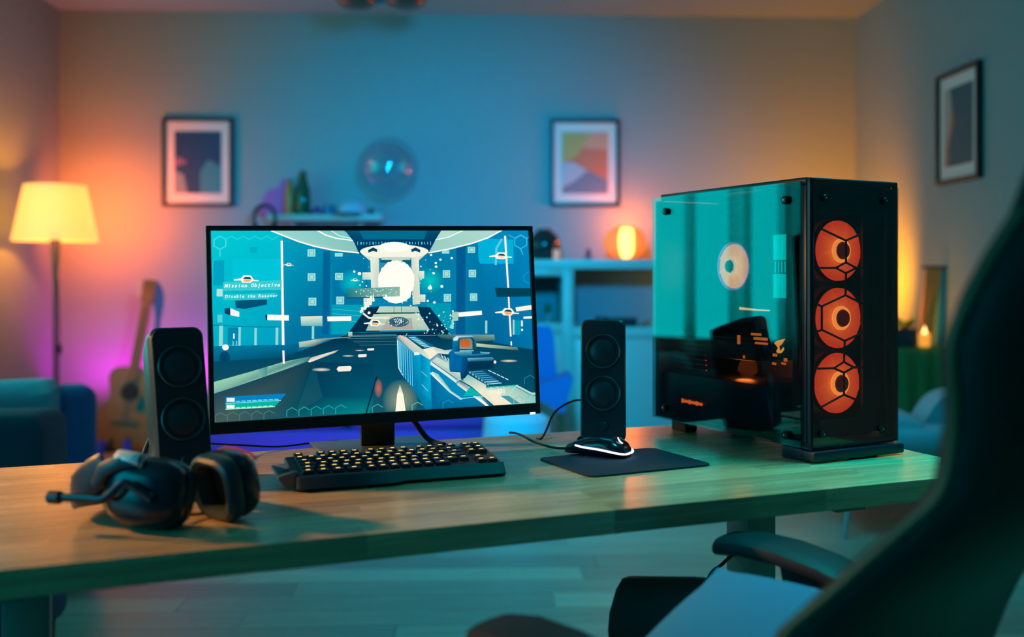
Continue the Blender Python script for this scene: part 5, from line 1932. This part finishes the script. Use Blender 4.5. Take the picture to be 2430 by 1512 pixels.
obj('body', lathe([(0.040, 0), (0.045, 0.01), (0.046, zh(38)), (0.041, zh(62)), (0.026, zh(82)), (0.022, zh(98))], 28), mat('green_glass', (0.01, 0.09, 0.05), 0.08), t)
obj('stopper', lathe([(0.018, zh(98)), (0.02, zh(106))], 16), mat('cork', (0.1, 0.08, 0.05), 0.7), t)
t = thing('headphones', 'dark headphones hanging over the left end of the wall shelf', 'headphones', at(628, 511, 5.93), RA)
arc = [(0.062 * math.cos(R(a)), 0, 0.062 * math.sin(R(a)) - 0.005) for a in range(0, 181, 12)]
obj('band', tube([(-0.062, 0, -0.06)] + list(reversed(arc)) + [(0.062, 0, -0.06)], 0.012, 8), FRM, t)
for sx in (-1, 1):
    obj('ear_cup', lathe([(0.03, -0.012), (0.036, 0), (0.03, 0.014)], 20, Matrix.Translation((sx * 0.055, 0, -0.075)) @ Matrix.Rotation(R(90), 4, 'Y')), BLACKM, t)
t = thing('toy_car', 'small purple-and-black toy car on the wall shelf', 'toy', on_shelf(752, 0.05), RA)
obj('body', box((0, 0, 0.022), (0.075, 0.04, 0.022), 0.006), mat('violet_paint', (0.22, 0.06, 0.35), 0.3), t)
obj('cabin', box((0.0, 0, 0.04), (0.04, 0.034, 0.016), 0.005), BLACKG, t)
for (sx, sy) in ((-1, -1), (1, -1), (-1, 1), (1, 1)):
    obj('wheel', lathe([(0.010, -0.004), (0.011, 0), (0.010, 0.004)], 14, Matrix.Translation((sx * 0.024, sy * 0.019, 0.011)) @ Matrix.Rotation(R(90), 4, 'X')), RUBBER, t)
t = thing('mug', 'small dark blue mug in the middle of the wall shelf', 'mug', on_shelf(780, 0.03), RA)
obj('body', lathe([(0.028, 0), (0.031, 0.004), (0.031, 0.062), (0.027, 0.062), (0.026, 0.01)], 24), mat('blue_mug', (0.05, 0.12, 0.25), 0.3), t)
obj('handle', tube([(0.03 + 0.016 * math.cos(R(a)), 0, 0.032 + 0.018 * math.sin(R(a))) for a in range(-90, 91, 20)], 0.004, 8), mat('blue_mug', (0.05, 0.12, 0.25), 0.3), t)
t = thing('cap_hat', 'pale blue cap lying at the right of the wall shelf', 'cap', on_shelf(838, 0.04), RA)
obj('crown', lathe([(0.085, 0.0), (0.086, 0.02), (0.078, 0.05), (0.055, 0.075), (0.02, 0.086), (0.002, 0.088)], 28), mat('pale_blue_cloth', (0.30, 0.52, 0.65), 0.9), t)
obj('brim', prism(smooth_closed([(-0.07, 0.0), (0.07, 0.0), (0.075, 0.05), (0.0, 0.075), (-0.075, 0.05)], 4), 0.0, 0.006, Matrix.Translation((-0.02, -0.075, 0.0)) @ Matrix.Rotation(R(90), 4, 'X')), mat('cap_brim', (0.03, 0.05, 0.08), 0.9), t)
t = thing('sunglasses', 'small dark sunglasses at the right end of the wall shelf', 'sunglasses', on_shelf(873, 0.06), RA)
for sx in (-1, 1):
    obj('lens', lathe([(0.016, -0.001), (0.018, 0), (0.016, 0.001)], 16, Matrix.Translation((sx * 0.021, 0, 0.018)) @ Matrix.Rotation(R(80), 4, 'X')), BLACKG, t)
    obj('temple', tube([(sx * 0.04, 0, 0.024), (sx * 0.038, 0.06, 0.02)], 0.002, 6), FRM, t)
obj('bridge', tube([(-0.005, 0, 0.022), (0.005, 0, 0.022)], 0.002, 6), FRM, t)

# ------------------------------------------------------------------ clear balloon
v = at(922, 396, 6.02)
bl = thing('balloon', 'clear round balloon floating in front of the blue back wall', 'balloon', v)
rb = 70 / F * 6.02
obj('film', lathe([(max(0.0005, rb * math.cos(R(a))), rb * math.sin(R(a))) for a in range(-90, 91, 6)], 48), CLEAR, bl, angle=180)
obj('knot', lathe([(0.003, -rb + 0.001), (0.008, -rb - 0.012), (0.002, -rb - 0.014)], 12), CLEAR, bl)
obj('string', tube(smooth_open([(0, 0, -rb - 0.012), (-0.01, 0.01, -rb - 0.05), (-0.03, 0.0, z_s - v.z + 0.004)]), 0.0012, 6), WHITE, bl)

# ------------------------------------------------------------------ ceiling lamp
v = at(905, 0, 5.1)
cl = thing('ceiling_lamp', 'brass two-part ceiling lamp cut by the top of the frame', 'lamp', (v.x, v.y, 0))
BRS = mat('dark_brass', (0.22, 0.14, 0.09), 0.35, metal=0.7)
zl = EYE + (HOR - 21) / F * 5.1
obj('canopy', lathe([(0.06, HC), (0.06, HC - 0.03), (0.02, HC - 0.04)], 24), BRS, cl)
obj('stem', lathe([(0.012, HC - 0.04), (0.012, zl + 0.03)], 16), BRS, cl)
for sx in (-1, 1):
    bm = bm_new()
    prof = [(0.002, 0.0), (0.05, 0.004), (0.085, 0.015), (0.105, 0.04), (0.11, 0.07), (0.106, 0.07), (0.10, 0.042), (0.08, 0.02), (0.002, 0.006)]
    add_lathe(bm, prof, 32, Matrix.Translation((sx * 0.125, 0, zl)))
    obj('bowl', bm, BRS, cl)
obj('arm', tube([(-0.125, 0, zl + 0.03), (0.125, 0, zl + 0.03)], 0.010, 8), mat('blue_steel', (0.2, 0.3, 0.35), 0.3, metal=0.6), cl)

# ------------------------------------------------------------------ guitar on a stand
GY = 5.62
gs = GY / F
tb = at(283, 1072, GY)
gt = thing('acoustic_guitar', 'brown acoustic guitar standing upright in front of the back wall', 'guitar', (tb.x, tb.y, tb.z), RA)
GT = Matrix.Rotation(R(-12), 4, 'X') @ Matrix.Rotation(R(6.5), 4, 'Y')
half = [(0.0, 0.0), (0.10, 0.006), (0.165, 0.045), (0.19, 0.12), (0.175, 0.20), (0.135, 0.26), (0.118, 0.31), (0.128, 0.37), (0.142, 0.42), (0.125, 0.47), (0.07, 0.495), (0.0, 0.497)]
outl = half + [(-x, z) for (x, z) in reversed(half[1:-1])]
outl = [(p.x, p.y) for p in smooth_closed([Vector((x, z)) for x, z in outl], 4)]
k_ = 0.96
bd = prism([(x * k_, z * k_) for x, z in outl], 0.0, 0.10, GT)
bo = obj('body', bd, mat('guitar_side_wood', (0.16, 0.06, 0.02), 0.3), gt)
obj('soundboard', prism([(x * k_ * 0.955, 0.012 + z * k_ * 0.955) for x, z in outl], -0.004, 0.001, GT), GUITW, gt)
sh = obj('sound_hole', lathe([(0.048, 0), (0.048, 0.002)], 28, GT @ Matrix.Translation((0, -0.004, 0.335)) @ Matrix.Rotation(R(90), 4, 'X')), mat('hole_dark', (0.01, 0.006, 0.01), 0.8), gt)
obj('rosette', lathe([(0.049, 0), (0.058, 0), (0.058, 0.0015), (0.049, 0.0015)], 28, GT @ Matrix.Translation((0, -0.004, 0.335)) @ Matrix.Rotation(R(90), 4, 'X'), cap=False), DARKW, gt)
obj('bridge', box((0, -0.008, 0.165), (0.15, 0.010, 0.026), 0.003, mtx=GT), DARKW, gt)
obj('pickguard', prism(smooth_closed([(0.05, 0.24), (0.09, 0.23), (0.10, 0.28), (0.07, 0.33), (0.055, 0.30)], 4), -0.0065, -0.003, GT), BLACKG, gt)
obj('neck', prism([(-0.028, 0.40), (0.028, 0.40), (0.022, 0.845), (-0.022, 0.845)], -0.016, 0.012, GT), mat('neck_wood', (0.45, 0.11, 0.02), 0.4), gt)
obj('headstock', prism([(-0.022, 0.84), (0.022, 0.84), (0.036, 0.86), (0.040, 0.985), (-0.040, 0.985), (-0.036, 0.86)], -0.008, 0.012, GT), mat('headstock_wood', (0.30, 0.07, 0.015), 0.35), gt)
for i in range(3):
    for sx in (-1, 1):
        obj('tuning_peg', box((sx * 0.052, 0.004, 0.885 + i * 0.036), (0.022, 0.008, 0.014), 0.003, mtx=GT), STEEL, gt)
for i in range(6):
    x = -0.02 + 0.008 * i
    obj('string', tube([GT @ Vector((x, -0.014, 0.165)), GT @ Vector((x * 0.85, -0.019, 0.845))], 0.0008, 5), STEEL, gt)
strap = smooth_open([GT @ Vector((0.034, 0.0, 0.97)), GT @ Vector((0.058, 0.0, 0.90)), GT @ Vector((0.072, 0.01, 0.80)), GT @ Vector((0.085, 0.02, 0.66)), GT @ Vector((0.12, 0.03, 0.50))], 6)
obj('strap', tube(strap, [0.016 + 0.016 * math.sin(PI * min(1, k / 14)) for k in range(len(strap))], 8, flat=0.15, up=(1, 0, 0)), mat('blue_strap', (0.04, 0.12, 0.40), 0.8), gt)
sd = thing('guitar_stand', 'tubular floor stand with blue foam under the acoustic guitar', 'stand', (tb.x, tb.y, 0), RA)
BLUEF = mat('blue_foam', (0.03, 0.05, 0.45), 0.8)
zt_ = tb.z
obj('post', tube([(0, 0.14, 0.0), (0, 0.12, zt_ + 0.45)], 0.012, 8), FRM, sd)
obj('cradle', tube([(-0.14, -0.03, zt_ - 0.012), (-0.14, 0.13, zt_ - 0.02), (0.14, 0.13, zt_ - 0.02), (0.14, -0.03, zt_ - 0.012)], 0.010, 8), FRM, sd)
for sx in (-1, 1):
    obj('leg', tube([(sx * 0.03, 0.10, zt_ + 0.12), (sx * 0.06, -0.06, zt_ + 0.02), (sx * 0.17, -0.20, 0.012)], 0.012, 8), FRM, sd)
    obj('foam_sleeve', tube([(sx * 0.065, -0.072, zt_ + 0.07), (sx * 0.11, -0.14, zt_ - 0.16)], 0.021, 10), BLUEF, sd)

# ------------------------------------------------------------------ sofa
SY = 5.55
sx0 = at(478, 800, 5.2).x
sx1 = at(1158, 800, SY).x
sf = thing('sofa', 'low violet sofa with dark teal back cushions behind the monitor', 'sofa', ((sx0 + sx1) / 2, 5.60, 0), RA)
sw_ = sx1 - sx0
z_b = EYE + (HOR - 832) / F * 5.75
z_q = EYE + (HOR - 955) / F * 5.35
obj('base', box((0, 0, 0.17), (sw_, 0.86, 0.22), 0.03, 3), SOFAF, sf)
for i in range(2):
    c_ = -sw_ / 4 + i * sw_ / 2
    obj('seat_cushion', box((c_, -0.06, 0.28 + (z_q - 0.28) / 2), (sw_ / 2 - 0.012, 0.74, z_q - 0.28), 0.045, 4), SOFAF, sf)
    obj('back_cushion', box((c_, 0.30, (z_q + z_b) / 2), (sw_ / 2 - 0.012, 0.20, z_b - z_q + 0.06), 0.05, 4), SOFAG, sf)
for (a, b_) in ((-1, -1), (1, -1), (-1, 1), (1, 1)):
    obj('leg', lathe([(0.016, 0), (0.022, 0.07)], 14, Matrix.Translation((a * (sw_ / 2 - 0.08), b_ * 0.36, 0))), DARKW, sf)
v = at(528, 838, 5.72)
cs = obj('cushion', puff(0.34, 0.34, 0.14, Matrix.Rotation(RA, 4, 'Z') @ Matrix.Rotation(R(86), 4, 'X')), mat('plum_cushion', (0.35, 0.07, 0.22), 0.9), loc=(v.x + 0.12, 6.09, z_b - 0.02))
tag(cs, 'plum scatter cushion standing behind the back of the sofa', 'cushion')
v = at(1226, 1000, 4.95)
pf = thing('pouf', 'pale round pouf on the floor right of the sofa', 'pouf', (v.x, v.y, 0))
hp = EYE + (HOR - 978) / F * 4.95
obj('body', lathe([(0.12, 0.0), (0.16, 0.02), (0.175, hp * 0.5), (0.16, hp - 0.03), (0.11, hp), (0.01, hp + 0.004)], 36), mat('pouf_fabric', (0.55, 0.58, 0.66), 0.9, bump=0.2, scale=90), pf)
obj('seam', lathe([(0.176, hp * 0.48), (0.179, hp * 0.5), (0.176, hp * 0.52)], 36, cap=False), WHITE, pf)

# blue shell chair in front of the cabinet
v = at(1318, 930, 5.25)
sc2 = thing('shell_chair', 'blue moulded child chair in front of the white cabinet', 'chair', (v.x, v.y, 0))
BLUEP = mat('blue_shell_plastic', (0.03, 0.13, 0.42), 0.5)
zt1 = EYE + (HOR - 785) / F * 5.25
zs1 = EYE + (HOR - 905) / F * 5.25
obj('backrest', prism(smooth_closed([(-0.12, zs1), (0.0, zs1), (0.005, zs1 + 0.1), (-0.012, zt1), (-0.07, zt1 + 0.02), (-0.13, zt1)], 5), 0.10, 0.125), BLUEP, sc2)
obj('seat', prism(smooth_closed([(-0.13, zs1 - 0.02), (0.0, zs1 + 0.02), (0.075, zs1 + 0.045), (0.078, zs1), (0.05, zs1 - 0.12), (0.02, zs1 - 0.15), (-0.06, zs1 - 0.10), (-0.13, zs1 - 0.07)], 5), -0.12, 0.11), BLUEP, sc2)
for (a, b_) in ((-0.09, -0.1), (0.03, -0.1), (-0.09, 0.09), (0.03, 0.09)):
    obj('leg', lathe([(0.010, 0), (0.014, zs1 - 0.12)], 12, Matrix.Translation((a, b_, 0))), DARKW, sc2)

# ------------------------------------------------------------------ navy armchair, left
AY = 3.55
ar = at(218, 1000, AY)
az = EYE + (HOR - 930) / F * AY
ac = thing('armchair', 'navy blue armchair at the left edge of the frame', 'armchair', (ar.x - 0.42, AY + 0.10, 0), R(30))
obj('base', box((0, 0, 0.22), (0.70, 0.74, 0.24), 0.04, 3), NAVY, ac)
obj('backrest', box((0.0, -0.02, az / 2 + 0.05), (0.72, 0.20, az - 0.10), 0.05, 4), NAVY, ac)
for sx in (-1, 1):
    obj('arm', box((sx * 0.29, 0.22, 0.30), (0.14, 0.58, 0.42), 0.05, 4), NAVY, ac)
obj('seat_cushion', box((0, 0.25, 0.40), (0.44, 0.52, 0.14), 0.05, 4), NAVY, ac)
for (a, b_) in ((-1, -1), (1, -1), (-1, 1), (1, 1)):
    obj('leg', lathe([(0.014, 0), (0.02, 0.11)], 12, Matrix.Translation((a * 0.28, b_ * 0.28, 0))), DARKW, ac)
# throw draped over its back
th_ = bm_new()
prf = [(-0.14, az - 0.30), (-0.135, az - 0.12), (-0.13, az - 0.02), (-0.08, az + 0.022), (0.0, az + 0.028), (0.09, az + 0.018), (0.115, az - 0.05), (0.12, az - 0.25)]
nc = 15
gr = []
for i in range(nc):
    u = i / (nc - 1)
    col = []
    for (y, z) in prf:
        wob = 0.010 * math.sin(u * 17 + z * 9) + 0.004
        x = -0.40 + 0.62 * u + 0.10 * max(0, (az - z)) * (u) - 0.08 * max(0, az - z)
        zz_ = z + (0.13 * (u ** 3) if z < az - 0.1 else 0)
        col.append(th_.verts.new((x, y - (wob if y < 0 else -wob), zz_)))
    gr.append(col)
for i in range(nc - 1):
    for j in range(len(prf) - 1):
        th_.faces.new((gr[i][j], gr[i + 1][j], gr[i + 1][j + 1], gr[i][j + 1]))
tw = obj('throw_blanket', th_, mat('pale_blue_throw', (0.24, 0.40, 0.50), 0.95, bump=0.3, scale=90), loc=ac.location, rot=(0, 0, R(30)), angle=80)
md = tw.modifiers.new('thickness', 'SOLIDIFY')
md.thickness = 0.008
tag(tw, 'pale blue throw draped over the back of the navy armchair', 'blanket')
v = at(48, 1050, 3.25)
hz = EYE + (HOR - 988) / F * 2.78
po = thing('ottoman', 'dark navy ottoman close behind the desk at the left edge', 'ottoman', (-1.53, 2.88, 0), R(3))
obj('body', box((0, 0, hz / 2 + 0.03), (0.44, 0.24, hz - 0.06), 0.05, 4), mat('dark_navy_fabric', (0.03, 0.06, 0.10), 0.9, bump=0.2, scale=120), po)
for (a, b_) in ((-1, -1), (1, -1), (-1, 1), (1, 1)):
    obj('leg', lathe([(0.014, 0), (0.018, 0.07)], 12, Matrix.Translation((a * 0.17, b_ * 0.08, 0))), DARKW, po)

# ------------------------------------------------------------------ right-hand corner: console, sign, lamp, armchair
KY = 5.05
kz = EYE + (HOR - 826) / F * KY
k0, k1 = at(2040, 800, KY).x, at(2250, 800, KY).x
kc = thing('console_table', 'dark walnut console with a green cloth by the right wall', 'console', ((k0 + k1) / 2, KY + 0.14, 0), RA)
KD2 = 1.0      # it runs back along the wall
kw = k1 - k0
obj('top_board', box((0, KD2 / 2 - 0.17, kz - 0.0125), (kw, KD2, 0.025), 0.003), DARKW, kc)
for sx in (-1, 1):
    obj('side_board', box((sx * (kw / 2 - 0.012), KD2 / 2 - 0.17, (kz - 0.025) / 2), (0.024, KD2 - 0.02, kz - 0.025), 0.002), DARKW, kc)
obj('back_board', box((0, KD2 - 0.19, (kz - 0.025) / 2), (kw - 0.05, 0.012, kz - 0.03)), DARKW, kc)
obj('drawer', box((0, -0.165, kz - 0.11), (kw - 0.05, 0.012, 0.15), 0.002), DARKW, kc)
bm = bm_new()
nc = 13
gr = []
for i in range(nc):
    u = -1 + 2 * i / (nc - 1)
    col = []
    for (y, z) in ((-0.02, kz + 0.006), (-0.12, kz + 0.006), (-0.176, kz + 0.004), (-0.186, kz - 0.03), (-0.192, kz - 0.15), (-0.20, kz - 0.28), (-0.205, kz - 0.36)):
        x = 0.055 + u * 0.13
        dz = -0.05 * (1 - abs(u)) if z < kz - 0.2 else 0
        col.append(bm.verts.new((x, y - 0.008 * math.sin(u * 9) * (1 if z < kz - 0.02 else 0), z + dz)))
    gr.append(col)
for i in range(nc - 1):
    for j in range(6):
        bm.faces.new((gr[i][j], gr[i + 1][j], gr[i + 1][j + 1], gr[i][j + 1]))
gcl = obj('table_runner', bm, mat('green_cloth', (0.06, 0.26, 0.09), 0.9, bump=0.2, scale=90), loc=kc.location, rot=(0, 0, RA), angle=80)
md = gcl.modifiers.new('thickness', 'SOLIDIFY')
md.thickness = 0.004
tag(gcl, 'green cloth hanging over the front of the walnut console', 'cloth')
# folding sign / standing frame
v0, v1 = at(2135, 826, KY + 0.1), at(2230, 640, KY + 0.1)
fs = thing('standing_frame', 'teal A-shaped standing frame with an orange picture on the console', 'frame', (at(2205, 826, KY + 0.1).x, KY + 0.1, kz), RA)
hh_ = v1.z - v0.z
xl = at(2162, 826, KY + 0.1).x - fs.location.x
xr = at(2262, 826, KY + 0.1).x - fs.location.x
xt0 = at(2190, 640, KY + 0.1).x - fs.location.x
xt1 = at(2244, 640, KY + 0.1).x - fs.location.x
TEALB = mat('teal_board', (0.08, 0.55, 0.70), 0.6)
obj('back_leg', prism([(xt1 - 0.035, hh_ - 0.004), (xt1, hh_ - 0.004), (xr, 0.0), (xr - 0.09, 0.0)], -0.02, 0.12), TEALB, fs)
pn = prism([(xl + 0.02, 0.002), (xr - 0.125, 0.002), (xt1 - 0.036, hh_), (xt0, hh_)], -0.035, -0.022)
obj('front_panel', pn, mat('orange_print', (0.75, 0.34, 0.10), 0.3), fs)
obj('printed_shape', flat([(xl + 0.05, 0.02), (xr - 0.14, 0.02), (xt1 - 0.05, hh_ * 0.8), (xl + 0.06, hh_ * 0.4)], -0.037), mat('olive_print', (0.35, 0.32, 0.08), 0.3), fs)
obj('hinge_rod', tube([(xt0 - 0.02, -0.03, hh_ + 0.004), (xt1, -0.03, hh_ + 0.004)], 0.006, 8), FRM, fs)
# small lamp hidden behind the tower, tea light glass and plant
v = at(2076, 740, KY + 0.07)
yl = thing('bedside_lamp', 'small yellow globe lamp on the console, mostly hidden by the computer', 'lamp', (v.x, v.y, kz))
obj('globe', lathe([(0.03, 0.04), (0.06, 0.07), (0.075, 0.12), (0.06, 0.17), (0.03, 0.195), (0.002, 0.20)], 28), glow('yellow_globe', (1.0, 0.50, 0.03), 1.2), yl)
obj('base', lathe([(0.045, 0.0), (0.045, 0.01), (0.02, 0.02), (0.02, 0.045)], 24), DARKW, yl)
light('bedside_wall_fill', 'SPOT', (1.84, 5.45, kz + 0.26), (1.0, 0.25, 0.0), 98, (2.02, 6.4, kz + 0.52), size=0.10, spot=160, blend=1.0)  # added spot behind the globe, supplies the yellow wall glow
light('bedside_lamp_spill', 'POINT', (v.x + 0.09, v.y - 0.02, kz + 0.20), (1.0, 0.36, 0.01), 1.6, size=0.04)
v = at(2194, 826, KY - 0.03)
tg = thing('tea_light', 'glowing amber tea light glass in front of the standing frame', 'candle', (v.x, v.y, kz + 0.008))
obj('glass', lathe([(0.020, 0.0), (0.026, 0.004), (0.030, 0.065), (0.028, 0.065), (0.024, 0.008)], 24), glow('amber_glass', (1.0, 0.36, 0.04), 0.9), tg)
obj('flame', lathe([(0.002, 0.05), (0.010, 0.06), (0.012, 0.075), (0.006, 0.092), (0.001, 0.105)], 16), glow('candle_flame', (1.0, 0.60, 0.2), 3), tg)
v = at(2140, 826, KY)
p2 = thing('desk_plant', 'dark leafy plant in a black box planter on the console', 'plant', (v.x, v.y, kz + 0.008), RA)
obj('planter', box((0.01, 0.0, 0.045), (0.11, 0.07, 0.09), 0.004), mat('navy_planter', (0.02, 0.05, 0.08), 0.5), p2)
lf = None
for k in range(16):
    s_ = rl.uniform(0.05, 0.10)
    o = obj('leaf', leaf_mesh(), LEAFM, p2) if lf is None else clone(lf, p2)
    lf = lf or o
    o.location = (0.01 + rl.uniform(-0.03, 0.03), 0, 0.09)
    o.rotation_euler = (rl.uniform(0.1, 0.9), 0, rl.uniform(0, 2 * PI))
    o.scale = (s_, s_, s_)
# pale teal armchair with thin legs
TY = 4.25
ta = at(2150, 1000, TY)
zseat = EYE + (HOR - 1066) / F * TY
tc_ = thing('lounge_chair', 'pale teal lounge chair on thin metal legs behind the computer', 'armchair', (ta.x + 0.02, TY + 0.1, 0), R(-6))
obj('seat_frame', box((0, 0, zseat - 0.03), (0.62, 0.56, 0.05), 0.01), FRM, tc_)
obj('seat_cushion', box((-0.03, -0.02, zseat + 0.05), (0.50, 0.56, 0.12), 0.05, 4), TEALF, tc_)
obj('arm_cushion', puff(0.30, 0.44, 0.16, Matrix.Translation((-0.10, -0.06, zseat + 0.09)) @ Matrix.Rotation(R(8), 4, 'Y'), p=4), TEALF, tc_)
zb2 = EYE + (HOR - 940) / F * TY
obj('backrest', prism(smooth_closed([(0.04, zseat), (0.33, zseat), (0.34, zseat + 0.15), (0.28, zb2 + 0.01), (0.18, zb2 + 0.01), (0.10, zb2 - 0.05)], 5), -0.10, 0.10), TEALF, tc_)
for (a, b_) in ((-0.28, -0.26), (0.28, -0.26), (-0.28, 0.26), (0.28, 0.26)):
    obj('leg', tube([(a * 0.9, b_ * 0.9, zseat - 0.05), (a * 1.08, b_ * 1.05, 0.0)], 0.011, 8), STEEL, tc_)

# small lit details show their own glow but are not sampled as lamps
for m in bpy.data.materials:
    if m.name not in ('lit_window', 'fill_pane_blue', 'glowing_shade', 'orange_paper_shade', 'yellow_globe', 'hot_paper'):
        m.cycles.emission_sampling = 'NONE'
